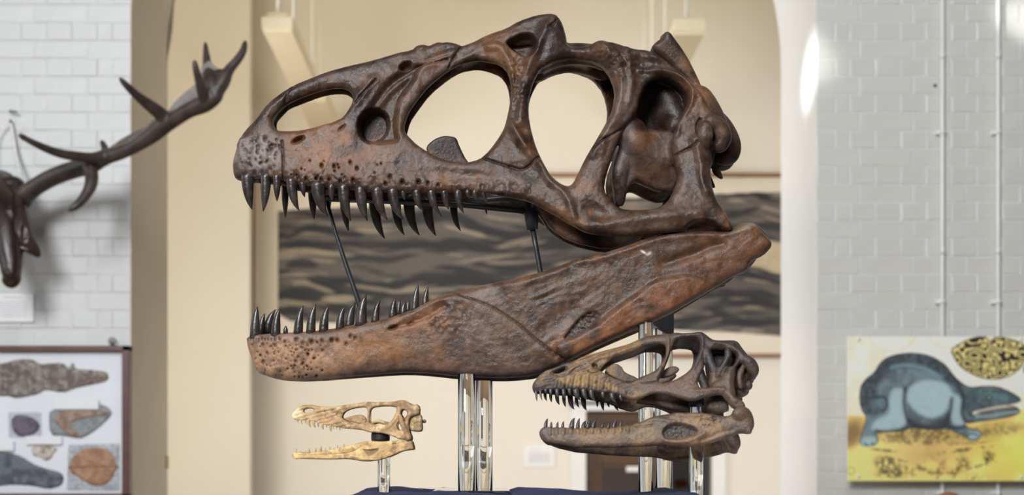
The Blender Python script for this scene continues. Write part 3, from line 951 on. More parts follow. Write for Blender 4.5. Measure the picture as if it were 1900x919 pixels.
base = np.zeros(R.shape + (3,), np.float32) + np.array(alb(100, 75, 58), np.float32)
base = mixmap(base, alb(148, 100, 68), sstep(.45, .66, n2) * .75)
base = mixmap(base, alb(58, 45, 40), sstep(.52, .34, n1) * .7)
base = mixmap(base, alb(140, 118, 108), sstep(.58, .74, fbm(R.shape, 40, 177, 4)) * .55)
base = mixmap(base, alb(124, 90, 66), .4 * sstep(.45, .8, streaks(R, -20, 40, 6, 8)))
base = mixmap(base, alb(62, 49, 43), .4 * sstep(.5, .9, streaks(R, -24, 44, 7, 18)) * sstep(820, 900, R.X))
base = mixmap(base, alb(180, 138, 106), .85 * np.exp(-ell(R, 550, 658, 120, 44) ** 4) * sstep(.15, .5, n1))
base = mixmap(base, alb(140, 118, 108), .6 * np.exp(-ell(R, 520, 625, 60, 12) ** 2))
base = mixmap(base, alb(160, 112, 66), .55 * np.exp(-ell(R, 700, 645, 70, 26) ** 2))
base = mixmap(base, alb(100, 82, 76), .6 * sstep(26, 6, R.line([(640, 698), (755, 690), (850, 698), (945, 701), (1002, 694)])))
base = mixmap(base, alb(84, 56, 40), .55 * sstep(1100, 1300, R.X) * sstep(.3, .55, n1))
base = mixmap(base, alb(70, 54, 46), .6 * np.exp(-ell(R, 1190, 480, 120, 30, -22) ** 4) * sstep(.4, .6, n2))
base = mixmap(base, alb(146, 92, 58), .55 * sstep(4, -10, barp) * sstep(.3, .6, n1))
base = mixmap(base, alb(92, 84, 82), .8 * sstep(2, -4, mf))
base = mixmap(base, alb(150, 138, 118), .7 * np.exp(-ell(R, 1385, 421, 32, 6, -25) ** 2))
base = mixmap(base, alb(226, 220, 210), .9 * np.exp(-np.minimum(ell(R, 1194, 468, 6, 2, 30), ell(R, 1204, 471, 6, 2, -30)) ** 4))
base = mixmap(base, alb(46, 35, 30), .85 * np.exp(-(cr / 1.5) ** 2))
base = mixmap(base, alb(52, 40, 34), np.clip(pm / 9, 0, .7))
mandible = J.mesh('mandible', M['bone_brown'], skull, base)
lo_near = [((473, 619), (477.8, 569), 19), ((511.7, 617), (519, 572.5), 18), ((530, 615), (530, 604.5), 9), ((553.6, 615), (563, 567), 18), ((576.8, 613), (586.4, 564), 18), ((600.6, 611), (610, 568), 18),
           ((630.7, 607), (639.8, 568.4), 16), ((670, 598), (680, 546), 22), ((696.4, 595), (705.5, 556), 16), ((728.7, 586), (734, 553), 16), ((748, 581), (752, 559), 13), ((769.8, 573), (776.6, 528.7), 17), ((789, 564), (795, 532), 13)]
lo_far = [((485, 612), (491.5, 581.6), 13), ((497, 614), (511.7, 574.4), 18), ((552, 612), (561, 572), 14), ((648, 602.6), (660, 561.6), 20), ((739.7, 579), (742, 555), 10), ((757, 574), (758, 557), 9)]
for b_, t_, w_ in lo_near: J.tooth(b_, t_, w_, -1, M['tooth_black'], mandible, inset=0.012)
for b_, t_, w_ in lo_far: J.tooth(b_, t_, w_, 1, M['tooth_black'], mandible, inset=0.012, root=14)

# ---- the black steel armature that carries the upper jaw
def sk(px, py, y): return B_local(px, py, y)
B_local = lambda px, py, y: J.local(px, py, y)
tube('support_bar', [sk(590, 368, 0), sk(700, 372, 0), sk(862, 380, 0), sk(930, 387, 0), sk(1004, 394, 0)], 0.0065, M['black'], skull)
tube('support_bar', [sk(860, 374, .05), sk(930, 368, .05), sk(1000, 372, .05)], 0.006, M['black'], skull)
tube('support_socket', [sk(984, 372, 0), sk(985, 396, 0), sk(988, 427, 0)], [0.014, 0.0145, 0.012], M['black'], skull, 16)
tube('support_rod', [sk(987, 420, 0), sk(995, 462, 0), sk(1004, 512, 0), sk(1010, 560, 0)], 0.0056, M['black'], skull)
tube('support_rod', [sk(606, 372, 0), sk(622, 430, 0), sk(640, 486, 0), sk(664, 556, 0), sk(690, 640, 0)], [0.0035, 0.0042, 0.0050, 0.0055, 0.0055], M['black'], skull)

# ------------------------------------------------------------------ the middle-sized skull
MY = 2.72
K = 0.80
mid_O = W(1200, 868, MY)
ROLL = -0.235
mid = empty('dinosaur_skull', mid_O, 'medium dark grey-brown theropod skull cast on a single clear rod, right front', 'skull')
mid.rotation_euler = (ROLL, 0, 0)
a = (980, 605, 5.742); b = (1180, 605, 5.742)
t_mid = C(*a, '100,550 150,500 200,470 300,440 400,395 500,365 600,335 700,300 800,265 920,235 1060,195 1148,158') + C(*b, '100,112 200,92 300,85 380,82 420,65 500,74 600,70 680,58 720,65 780,115 830,148 900,152 1040,148 1090,165')
o_mid = C(*a, '50,650 60,605') + t_mid + C(*b, '1140,240 1200,310 1238,375 1225,405 1190,405 1130,372 1070,430 1022,480 1012,560 1014,650 1030,710 1070,755 1120,772 1160,805 1176,848 1152,880 1085,885 1020,855 985,800 940,735 890,722 820,730 720,755 640,790 560,790 480,765 400,742 300,718 180,714 100,745 20,785') \
    + C(*a, '1090,775 1040,765 960,735 880,705 760,700 640,682 520,668 400,670 280,677 180,674 100,690 65,692')
h_mid = [C(*a, '250,498 300,462 350,438 395,428 412,440 398,465 362,492 310,508'),
         C(*a, '775,465 792,430 850,375 930,322 1040,277 1150,240') + C(*b, '60,215 130,190 230,180 300,185 322,210 322,290 300,350 270,400 232,450 160,492 60,530') + C(*a, '1150,560 1080,590 1000,572 930,552 860,520 800,482'),
         C(*b, '400,208 425,140 500,108 600,100 668,104 686,150 690,220 665,300 640,350 602,430 545,490 455,545 372,580 290,592 238,575 254,540 296,470 342,370 370,280'),
         C(*b, '740,420 730,330 772,262 840,232 930,235 1000,255 1085,292 1056,400 1008,450 950,505 905,545 870,570 830,600 790,650 720,642 688,650 660,588 702,490')]


def w_mid(px, py):
    low = np.interp(px, [986, 992, 1005, 1040, 1100, 1200, 1300, 1400], [.003, .009, .016, .026, .036, .050, .072, .085])
    top = np.interp(px, [986, 992, 1005, 1040, 1100, 1200, 1300, 1400], [.003, .009, .015, .018, .019, .024, .045, .055])
    yr = np.interp(px, [990, 1030, 1100, 1200, 1290, 1360, 1400], [715, 682, 662, 625, 618, 632, 680])
    yj = np.interp(px, [990, 1150, 1200, 1390], [724, 728, 735, 745])
    t = np.clip((py - yr) / (yj - yr), 0, 1)
    return top + (low - top) * t ** .8


B2 = Bone(mid_O, ROLL, (985, 610, 1412, 768), 0.00115, 0.095, w_mid, 1.0)
R = B2.R
do = R.sdf(o_mid)
d2m = do
for p in h_mid: d2m = np.maximum(d2m, -R.sdf(p))
n1 = fbm(R.shape, 18, 203, 4); n2 = fbm(R.shape, 44, 211, 4); n3 = fbm(R.shape, 7, 221, 3); n4 = fbm(R.shape, 4, 231, 2)
rel = (n1 - .5) * 2.2 + (n3 - .5) * 1.0
rel -= 9 * sstep(1.15, .4, ell(R, 1104, 678, 5.5, 4.2))
rel -= 4 * sstep(1.1, .2, ell(R, 1112, 676, 18, 10, -35))
flut = sstep(5, -12, R.sdf(C(*a, '180,690 260,590 420,520 640,500 800,560 960,640 1140,740 1100,780 880,705 640,690')))
rel += flut * 2.1 * np.sin(R.X / 2.35 + R.Y * .10 + n1 * 3)
rel += (1 - flut) * sstep(1200, 1150, R.X) * 1.0 * np.sin((R.Y + R.X * .36) / 1.7 + n1 * 6)
rel += ridge(R, C(*b, '330,90 340,160 330,240 300,330 250,440'), 3, 4) + ridge(R, C(*b, '690,75 705,160 700,250 660,350 610,450'), 3.5, 4)
rel += ridge(R, C(*b, '620,690 720,680 830,670 930,680'), 2.5, 4) + ridge(R, C(*b, '930,680 1000,730 1060,790'), 3, 6)
rel += ridge(R, C(*b, '830,175 930,200 1040,240 1130,300 1200,380'), 4, 5) + ridge(R, C(*b, '990,480 1000,570 1005,660'), 2, 3)
rel -= 4 * sstep(1.1, .2, ell(R, 1345, 645, 22, 7, 15))
crk = [C(*b, '60,605 150,602 250,585'), C(*a, '780,470 700,500 640,480'), C(*a, '240,505 330,540 420,520 520,440 620,400')]
cr = np.full(R.shape, 99, np.float32)
for c_ in crk: cr = np.minimum(cr, R.line(spline(c_, 3)))
rel -= 2.6 * np.exp(-(cr / 1.3) ** 2)
B2.sheet(d2m, rel, 9 + 4 * sstep(1190, 1260, R.X), r=0.0055, puff=0.003, pscale=5)
B2.roof(d2m, R.line([(989, 718), (991, 708)] + t_mid + C(*b, '1140,240 1200,310')), np.interp(R.X, [990, 1010, 1060, 1110, 1200, 1260, 1300, 1400], [22, 14, 12, 15, 12, 8, 12, 12]), rel, r=0.006)
B2.plate(C(*a, '810,470 860,430 900,408 950,405 1000,440 1022,490 1080,520 1130,540 1180,570 1150,610 1000,600 880,540'), 0.008, 0.007, 0.003)
B2.plate(C(*b, '250,560 280,490 340,440 420,428 470,460 440,500 370,542 280,560'), 0.020, 0.008, 0.004)
B2.plate(C(*b, '180,714 100,745 0,790 40,810 200,830 330,880 450,900 560,905 640,880 720,790 640,760 480,745'), 0.007, 0.012, 0.004)
B2.plate(C(*b, '740,270 850,232 1000,250 1120,300 1190,420 1220,560 1200,690 1120,740 1020,680 900,660 800,650 760,480'), 0.010, 0.018, 0.008)
B2.bar([(1312, 652, .050, .004), (1318, 672, .052, .0052), (1326, 693, .052, .006), (1322, 716, .050, .005)])
B2.bar([(1350, 650, .056, .0032), (1351, 662, .057, .003), (1343, 678, .056, .0026), (1336, 692, .056, .003)])
B2.bar([(1356, 688, .060, .007), (1350, 712, .062, .008), (1354, 735, .066, .008)])
B2.ball(1366, 700, .015, .020, .030, .030)
B2.ball(1396, 682, .034, .008, .012, .013, k=.004); B2.ball(1394, 699, .012, .009, .012, .008, k=.003); B2.ball(1387, 716, .018, .009, .012, .009, k=.003); B2.ball(1374, 730, .022, .011, .014, .008, k=.003)
B2.bar([(1378, 682, .05, .004), (1372, 700, .052, .0045), (1374, 718, .05, .004)], k=.003)
B2.bar([(1384, 668, .054, .006), (1393, 676, .052, .0065), (1398, 688, .046, .006), (1393, 699, .03, .005)])
B2.plate(C(*b, '760,760 860,735 950,760 985,830 990,925 740,925'), 0.03, 0.02, 0.008)
base = np.zeros(R.shape + (3,), np.float32) + np.array(alb(92, 74, 60), np.float32)
base = mixmap(base, alb(150, 118, 78), sstep(.44, .62, n2) * .7 * sstep(1260, 1150, R.X))
base = mixmap(base, alb(165, 130, 82), flut * .75 * sstep(.35, .6, n3))
base = mixmap(base, alb(58, 46, 41), sstep(.5, .3, n1) * .6)
base = mixmap(base, alb(55, 47, 45), .7 * sstep(1225, 1290, R.X) * sstep(690, 665, R.Y))
base = mixmap(base, alb(112, 80, 60), .6 * np.exp(-ell(R, 1280, 715, 70, 22) ** 2))
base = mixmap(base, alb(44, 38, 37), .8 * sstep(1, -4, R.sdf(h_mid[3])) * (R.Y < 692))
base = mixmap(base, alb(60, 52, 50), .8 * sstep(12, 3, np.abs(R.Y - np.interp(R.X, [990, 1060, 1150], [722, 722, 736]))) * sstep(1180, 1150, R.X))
base = mixmap(base, alb(70, 62, 60), .6 * np.exp(-ell(R, 992, 712, 12, 20) ** 2))
base = mixmap(base, alb(40, 32, 28), .8 * np.exp(-(cr / 1.2) ** 2))
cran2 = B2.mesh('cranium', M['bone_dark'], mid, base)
tn = '85,692,95,806,32 130,690,150,798,30 188,685,192,720,36 240,690,246,748,40 310,690,322,772,55 378,690,402,782,50 440,685,458,742,46 510,690,556,792,70 592,690,636,792,60 672,700,716,806,60 795,720,808,772,45 895,735,936,816,60 985,750,1000,802,40'
tf = '180,735,198,800,36 240,745,251,816,36 308,760,335,842,46 380,770,402,866,42 450,780,492,892,60 515,790,546,872,38 588,790,622,902,60 735,800,742,870,32 788,800,806,906,48 850,800,866,872,36 928,810,962,906,52 1000,820,1015,882,38 1058,815,1066,872,32'
def rows(txt, crop): 
    for e in txt.split():
        q = [float(v) for v in e.split(',')]
        yield C(*crop, f'{q[0]},{q[1]}')[0], C(*crop, f'{q[2]},{q[3]}')[0], q[4] / crop[2]
for b_, t_, w_ in rows(tn, a): B2.tooth(b_, t_, w_, -1, M['tooth_dark'], cran2, inset=.005, root=4)
for b_, t_, w_ in rows(tf, a): B2.tooth(b_, t_, w_, 1, M['tooth_dark'], cran2, inset=.005, root=7)

c = (990, 740, 7.068); d = (1190, 735, 6.809)
om = C(*c, '82,440 97,400 135,368 200,360 330,360 440,362 540,375 640,370 760,365 830,365 940,365 1040,365 1130,345 1220,335 1290,332 1330,310 1400,290 1480,262') + C(*d, '90,270 200,235 340,213 450,198 580,200 700,195 820,200 950,225 1060,240 1130,233 1180,180 1290,162 1330,190 1342,250 1390,320 1408,370 1412,420 1400,462 1350,467 1290,455 1230,462 1160,492 1100,512 1000,542 900,577 780,597 700,617 620,632 540,634 440,632 370,620 290,612 180,612 80,622') \
    + C(*c, '1400,612 1200,622 1000,627 800,622 600,627 450,607 300,582 200,556 140,525 100,488')


def w_mj(px, py):
    return np.interp(px, [998, 1003, 1012, 1040, 1100, 1200, 1300, 1400], [.004, .010, .016, .024, .034, .050, .072, .086])


J2 = Bone(mid_O, ROLL, (1000, 755, 1400, 866), 0.00115, 0.10, w_mj, 1.0)
R = J2.R
dm = R.sdf(om)
n1 = fbm(R.shape, 18, 303, 4); n2 = fbm(R.shape, 44, 311, 4); n3 = fbm(R.shape, 7, 321, 3); n4 = fbm(R.shape, 4, 331, 2)
rel = (n1 - .5) * 2.2 + (n3 - .5) * 1.2
mf = R.sdf(C(*d, '265,470 275,420 330,375 420,340 520,340 600,365 690,400 722,440 700,490 620,515 540,540 440,552 340,545 290,525'))
rel -= 9 * sstep(2, -5, mf) - 2.5 * sstep(-1, -4, mf) * np.clip((vnoise(R.shape, 2.2, 92) - .45) * 2, -.5, 1)
flut = sstep(1, .3, np.abs(R.Y - np.interp(R.X, [1000, 1180], [800, 794])) / 13) * sstep(1190, 1160, R.X)
rel += flut * 1.7 * np.sin((R.X - 1016) / 13.2 * 6.283) + flut * (n4 - .5) * 2
rel += ridge(R, C(*d, '90,300 200,290 330,310 420,325'), 2, 4) + ridge(R, C(*d, '450,215 600,230 760,240 900,270'), 3, 6)
rel += ridge(R, C(*d, '300,565 440,585 600,570 700,520 800,470'), 2.5, 4) - ridge(R, C(*d, '760,560 900,510 1000,460 1150,430'), 2, 4)
rel -= ridge(R, C(*c, '1330,355 1450,360 1555,345'), 2.4, 1.6)
rel += sstep(1280, 1310, R.X) * sstep(1350, 1320, R.X) * (n4 - .5) * 5 * sstep(800, 785, R.Y)
J2.sheet(dm, rel, np.full(R.shape, 13.0, np.float32), r=0.006, puff=0.004, pscale=6)
J2.roof(dm, R.line([(1003, 790), (1003, 803), (1008, 812)]), 12, rel, r=0.006)
J2.bar([(1368, 768, .082, .008), (1380, 770, .074, .010), (1388, 790, .07, .009)])
base = np.zeros(R.shape + (3,), np.float32) + np.array(alb(104, 84, 68), np.float32)
base = mixmap(base, alb(150, 118, 80), sstep(.44, .62, n2) * .6)
base = mixmap(base, alb(160, 122, 74), .7 * np.exp(-ell(R, 1300, 785, 45, 16, 12) ** 2) * sstep(.3, .55, n1))
base = mixmap(base, alb(70, 56, 48), sstep(.5, .3, n1) * .55)
base = mixmap(base, alb(96, 90, 90), .75 * np.exp(-ell(R, 1012, 800, 26, 22) ** 2))
base = mixmap(base, alb(84, 68, 62), .6 * sstep(1320, 1370, R.X))
base = mixmap(base, alb(120, 84, 60), .6 * np.exp(-ell(R, 1260, 822, 60, 9) ** 2))
base = mixmap(base, alb(62, 58, 58), .8 * sstep(2, -4, mf))
man2 = J2.mesh('mandible', M['bone_dark'], mid, base)
ln = '155,372,182,262,46 230,368,236,300,38 310,366,326,300,38 382,368,402,295,42 500,372,542,250,72 580,378,606,255,56 710,372,752,285,52 782,372,832,265,56 900,372,920,315,42 980,372,1012,320,46 1056,372,1096,270,60 1140,352,1166,285,38'
lf = '172,365,190,258,26 655,372,690,290,62 730,370,752,290,50 800,370,815,300,40'
for b_, t_, w_ in rows(ln, c): J2.tooth(b_, t_, w_, -1, M['tooth_dark'], man2, inset=.006, root=4)
for b_, t_, w_ in rows(lf, c): J2.tooth(b_, t_, w_, 1, M['tooth_dark'], man2, inset=.006, root=7)

K = 1.12
# ------------------------------------------------------------------ the small skull
SY = 2.86
small_O = W(665, 856, SY)
small = empty('dinosaur_skull', small_O, 'small pale tan raptor skull cast with narrow snout, smallest of the three skulls', 'skull')
e = (520, 720, 4.617)
t_s = C(*e, '110,220 135,190 160,165 190,154 240,150 290,153 330,163 400,165 500,160 600,145 700,131 740,124 800,129 900,127 980,124 1010,114 1060,109 1100,130 1140,150 1180,145')
o_s = C(*e, '104,252') + t_s + C(*e, '1190,190 1196,225 1160,235 1115,250 1098,300 1108,370 1122,440 1085,452 1030,442 960,417 900,392 800,382 760,382 700,362 620,352 540,347 440,327 380,317 300,292 230,277 180,277 130,272')
h_s = [C(*e, '194,195 208,177 240,169 278,172 292,188 284,205 240,214 210,213'), C(*e, '525,250 552,205 615,172 700,160 740,170 748,210 742,260 736,300 680,308 615,303 562,282'),
       C(*e, '770,190 800,162 860,150 940,148 992,158 996,190 976,240 950,280 908,312 840,318 782,308 766,288 768,240'), C(*e, '1003,345 1000,310 1035,262 1034,205 1050,182 1084,200 1086,230 1062,262 1072,300 1052,350 1022,368')]


def w_small(px, py):
    low = np.interp(px, [541, 546, 560, 600, 660, 720, 760, 800], [.002, .007, .011, .016, .021, .030, .038, .038])
    top = np.interp(px, [541, 546, 560, 600, 660, 720, 760, 800], [.002, .007, .010, .011, .012, .018, .026, .024])
    yr = np.interp(px, [545, 560, 640, 680, 740, 790], [768, 754, 755, 748, 744, 752])
    yj = np.interp(px, [545, 600, 660, 720, 760], [779, 784, 796, 803, 816])
    t = np.clip((py - yr) / (yj - yr), 0, 1)
    return top + (low - top) * t ** .8


B3 = Bone(small_O, 0.0, (540, 740, 796, 820), 0.0008, 0.045, w_small, 0.8)
R = B3.R
d3 = R.sdf(o_s)
for p in h_s: d3 = np.maximum(d3, -R.sdf(p))
n1 = fbm(R.shape, 14, 403, 4); n2 = fbm(R.shape, 34, 411, 4); n3 = fbm(R.shape, 6, 421, 3)
rel = (n1 - .5) * 1.6 + (n3 - .5) * .7
rel -= 3.4 * sstep(1.2, .5, ell(R, 629, 769, 6, 5)) + 2.6 * sstep(1.1, .2, ell(R, 626, 770, 14, 9, -30))
rel -= ridge(R, C(*e, '225,270 260,250 330,215 400,200 470,190'), 1.4, 1.3)
rel += .7 * np.sin((R.Y + .3 * R.X) / 1.2 + n1 * 6) * sstep(690, 640, R.X)
rel += ridge(R, C(*e, '740,130 755,180 752,240 740,300'), 1.5, 2.2) + ridge(R, C(*e, '1010,125 1020,200 985,270 930,330 860,350'), 1.8, 3)
B3.sheet(d3, rel, np.full(R.shape, 4.5, np.float32) + 2 * sstep(660, 700, R.X), r=0.003, puff=0.0016, pscale=3)
B3.roof(d3, R.line(C(*e, '104,265 104,250') + t_s), np.interp(R.X, [545, 560, 600, 680, 760], [9, 5, 8, 5, 8]), rel, r=0.0035)
B3.plate(C(*e, '540,262 600,245 650,232 700,228 735,255 740,300 700,315 640,300 580,290'), 0.005, 0.005, .002)
B3.bar([(690, 786, .012, .0024), (702, 782, .012, .003), (716, 786, .012, .0026), (732, 788, .014, .0022)], k=.003)
B3.plate(C(*e, '1040,260 1110,248 1165,235 1196,222 1212,240 1216,290 1220,368 1180,378 1115,368 1060,340'), 0.013, 0.022, .004)
B3.bar([(742, 772, .032, .0035), (748, 790, .033, .004), (756, 806, .034, .0035), (758, 814, .034, .005)], k=.003)
B3.bar([(740, 812, .030, .003), (748, 800, .028, .003), (752, 786, .026, .003)], k=.003)
B3.ball(787.5, 782, .002, .0036, .006, .0038, k=.002); B3.bar([(780, 782, .002, .002), (787, 782, .002, .002)], k=.001)
base = np.zeros(R.shape + (3,), np.float32) + np.array(alb(164, 132, 92), np.float32)
base = mixmap(base, alb(206, 178, 132), sstep(.45, .62, n2) * .7)
base = mixmap(base, alb(108, 82, 58), sstep(.5, .32, n1) * .65)
base = mixmap(base, alb(112, 84, 62), .65 * np.exp(-ell(R, 660, 762, 40, 12, -10) ** 2))
base = mixmap(base, alb(116, 90, 62), .6 * sstep(728, 760, R.X) * sstep(.35, .55, n3))
base = mixmap(base, alb(222, 200, 158), .7 * np.exp(-ell(R, 548, 770, 14, 14) ** 2))
cran3 = B3.mesh('cranium', M['bone_tan'], small, base)
tn = '150,272,152,302,14 180,275,190,316,14 215,278,222,310,14 242,285,264,338,30 285,295,306,346,26 325,305,325,340,18 360,315,372,360,24 395,322,398,342,14 430,322,438,380,26 455,328,460,360,14 480,330,486,356,14 508,332,516,372,16 530,335,534,356,12 552,340,556,356,12 580,345,584,356,10 606,348,610,358,10'
for b_, t_, w_ in rows(tn, e): B3.tooth(b_, t_, w_, -1, M['tooth_tan'], cran3, inset=.003, root=3)
om = C(*e, '106,582 115,560 150,552 250,550 330,545 400,535 480,520 560,500 640,480 700,462 760,454 860,460 960,454 1040,446 1080,455 1128,450 1140,500 1146,530 1100,535 1040,545 980,575 920,600 860,618 780,632 700,632 630,617 560,611 440,616 300,613 180,611 122,606')


def w_sj(px, py):
    return np.interp(px, [541, 546, 560, 620, 700, 770], [.003, .007, .010, .017, .028, .038])


J3 = Bone(small_O, 0.0, (541, 814, 772, 860), 0.0008, 0.045, w_sj, 0.8)
R = J3.R
dm = R.sdf(om)
n1 = fbm(R.shape, 14, 503, 4); n2 = fbm(R.shape, 34, 511, 4); n3 = fbm(R.shape, 6, 521, 3)
rel = (n1 - .5) * 1.6 + (n3 - .5) * .8
mf = R.sdf(C(*e, '702,522 760,532 850,515 832,555 762,592 732,562'))
rel -= 3.2 * sstep(1, -2.5, mf) + 2.5 * sstep(1.1, .3, ell(R, 732, 825, 6, 3.5))
rel -= ridge(R, C(*e, '150,580 300,578 460,570 560,560 640,540 700,500'), 1.2, 1.1)
rel += ridge(R, C(*e, '560,600 640,590 700,610 780,615'), 1.2, 2)
J3.sheet(dm, rel, np.full(R.shape, 5.5, np.float32), r=0.003, puff=0.0018, pscale=3)
J3.roof(dm, R.line(C(*e, '108,580 112,600')), 5, rel, r=0.003)
base = np.zeros(R.shape + (3,), np.float32) + np.array(alb(182, 148, 98), np.float32)
base = mixmap(base, alb(214, 182, 122), sstep(.42, .62, n2) * .75)
base = mixmap(base, alb(112, 86, 58), sstep(.5, .32, n1) * .6)
base = mixmap(base, alb(120, 92, 64), .6 * sstep(740, 768, R.X))
base = mixmap(base, alb(92, 70, 50), .7 * sstep(1, -2, mf))
base = mixmap(base, alb(100, 80, 56), .6 * sstep(3.4, 1, R.line(C(*e, '180,611 300,613 440,616 560,611 640,618 700,632 780,632'))))
man3 = J3.mesh('mandible', M['bone_tan'], small, base)
tl = '135,560,140,520,16 175,556,178,540,10 215,553,218,535,12 243,553,247,515,26 300,548,306,515,20 345,545,352,495,26 385,538,386,515,14 425,533,426,500,12 460,525,462,512,10 490,518,493,485,9 545,504,546,475,9'
for b_, t_, w_ in rows(tl, e): J3.tooth(b_, t_, w_, -1, M['tooth_tan'], man3, inset=.003, root=3)
# the black clamp between its jaws
bm = bmesh.new()
p0, p1 = J3.local(706, 803, 0), J3.local(706, 819, 0)
bm_tube(bm, [p0, p0 * .8 + p1 * .2, p0 * .5 + p1 * .5, p1 * .8 + p0 * .2, p1], [0.0168, 0.0178, 0.0178, 0.0178, 0.0168], 28)
from_bm('clamp', bm, M['black'], small)

# ------------------------------------------------------------------ stands, table and cloth
TZ = CZ - 0.118
tb = empty('display_table', (0.12, 2.95, 0), 'white display table under the skull stands, edges out of view', 'table')
og = tb.location
box('table_top', (-0.95, 2.45, TZ - 0.03), (1.15, 3.45, TZ), M['white'], tb, 0.004, og)
for sx in (-0.88, 1.08):
    for sy in (2.52, 3.38):
        box('leg', (sx - 0.03, sy - 0.03, 0), (sx + 0.03, sy + 0.03, TZ - 0.03), M['white'], tb, 0.003, og)
PX0, PX1 = -0.245, 0.385
pl = empty('plinth', (0.07, 2.95, TZ), 'low plinth on the table, hidden beneath the navy cloth', 'plinth')
og = pl.location
box('block', (PX0, 2.62, TZ), (PX1, 3.22, TZ + 0.036), M['white'], pl, 0.004, og)


def cloth():
    nx, ny = 150, 80
    X = np.linspace(PX0 - 0.055, PX1 + 0.04, nx); Y = np.linspace(2.57, 3.28, ny)
    prof = np.interp(VX + X * F / 3.05, [600, 640, 655, 680, 700, 780, 800, 818, 850, 905, 935, 948, 965, 1005, 1050, 1085, 1140, 1195, 1225, 1245, 1262, 1275],
                     [921, 919, 915, 912.5, 911.5, 913, 914, 910, 913, 914, 918, 916, 911.5, 911, 913, 916, 919, 914.5, 912, 908, 914, 921])
    top = (VY - prof) * 3.05 / F
    r = np.random.default_rng(4)
    nz = fbm((ny, nx), 26, 61, 3) - .5
    bm = bmesh.new()
    g = []
    for j in range(ny):
        row = []
        for i in range(nx):
            x, y = X[i], Y[j]
            inx = min(x - PX0, PX1 - x); iny = min(y - 2.62, 3.22 - y)
            f = float(sstep(-0.035, 0.01, inx) * sstep(-0.035, 0.01, iny))
            z = TZ + 0.004 + f * (top[i] - (TZ - CZ) - 0.004) + nz[j, i] * 0.014 * f + 0.0015
            z = max(z, TZ + 0.0405) if f > 0.97 else max(z, TZ + 0.003)
            row.append(bm.verts.new((x, y, z)))
        g.append(row)
    for j in range(ny - 1):
        for i in range(nx - 1):
            bm.faces.new((g[j][i], g[j][i + 1], g[j + 1][i + 1], g[j + 1][i]))
    o = from_bm('cloth', bm, M['cloth'], smooth=True)
    m = o.modifiers.new('thickness', 'SOLIDIFY'); m.thickness = 0.0012; m.offset = 1
    return tag(o, 'crumpled navy blue cloth at the bottom edge under the skull stands', 'cloth')


cloth()
CT = TZ + 0.043


def rod(px, Y, r, z0, z1, parent, name='rod'):
    c = Vector(((px - VX) * Y / F, Y, 0)) - parent.location
    bm = bmesh.new()
    e_ = 0.0012
    z0 -= parent.location.z; z1 -= parent.location.z
    bm_tube(bm, [(c.x, c.y, z0), (c.x, c.y, z0 + e_), (c.x, c.y, z1 - e_), (c.x, c.y, z1)], [r - e_, r, r, r - e_], 40)
    o = from_bm(name, bm, M['acrylic'], parent, smooth=True)
    return o


zz = lambda py, Y: CZ + (VY - py) * Y / F
st = empty('skull_stand', (0.16, 3.05, CT - 0.02), 'four tall clear acrylic rods carrying the huge skull', 'stand')
rod(865.5, 2.968, 0.0168, CT, zz(694, 2.968), st)
rod(898, 3.125, 0.0178, CT, zz(704, 3.125), st)
rod(1198, 2.93, 0.0142, CT, zz(598, 2.93), st)
rod(1231.5, 3.165, 0.0185, CT, zz(594, 3.165), st)
og = st.location
box('base_plate', (-0.09, 2.90, CT - 0.004), (0.06, 3.20, CT + 0.006), M['acrylic'], st, 0.002, og)
Yb = 3.14
bm = bmesh.new()
tri = [W(1207, 601, Yb), W(1249, 578, Yb), W(1249, 621, Yb), W(1238, 621, Yb)]
va = [bm.verts.new(p + Vector((0, -.012, 0)) - og) for p in tri]; vb = [bm.verts.new(p + Vector((0, .012, 0)) - og) for p in tri]
bm.faces.new(va); bm.faces.new(vb)
for i in range(4): bm.faces.new((va[i], va[(i + 1) % 4], vb[(i + 1) % 4], vb[i]))
from_bm('bracket', bm, M['darkmetal'], st)
s2 = empty('skull_stand', ((1291.5 - VX) * MY / F, MY, TZ), 'single clear acrylic rod rising through the medium skull', 'stand')
rod(1291.5, MY, 0.0131, TZ, zz(748, MY), s2)
og = s2.location
tube('cap', [W(1291.5, 756, MY), W(1291.5, 748, MY), W(1291.5, 728, MY)], [0.0135, 0.015, 0.014], M['black'], s2, 20, origin=og)
s3 = empty('skull_stand', ((712 - VX) * SY / F, SY, CT - 0.02), 'short clear acrylic rod beneath the small tan skull', 'stand')
rod(712.3, SY, 0.0116, CT - 0.003, zz(819, SY), s3)

# ------------------------------------------------------------------ back room: print, lamps, notice
KB = 10.66


def paint_mesh(me, rgb):
    at = me.color_attributes.new('paint', 'FLOAT_COLOR', 'POINT')
    at.data.foreach_set('color', np.concatenate([rgb.reshape(-1, 3), np.ones((rgb.size // 3, 1))], 1).astype(np.float32).ravel())


def grid_mesh(name, P, rgb, mat, parent, origin=(0, 0, 0), mask=None):
    """P: rows x cols x 3 points"""
    ny, nx = P.shape[:2]
    idx = np.arange(ny * nx).reshape(ny, nx)
    q = np.stack([idx[:-1, :-1], idx[1:, :-1], idx[1:, 1:], idx[:-1, 1:]], -1)
    if mask is not None: q = q[mask[:-1, :-1] & mask[1:, :-1] & mask[1:, 1:] & mask[:-1, 1:]]
    q = q.reshape(-1, 4)
    used = np.unique(q)
    rem = np.zeros(ny * nx, np.int32); rem[used] = np.arange(len(used))
    me = bpy.data.meshes.new(name)
    co = (P.reshape(-1, 3) - np.array(origin))[used]
    me.from_pydata(co.tolist(), [], rem[q].tolist())
    paint_mesh(me, rgb.reshape(-1, 3)[used])
    return link(name, me, mat, parent, smooth=True)


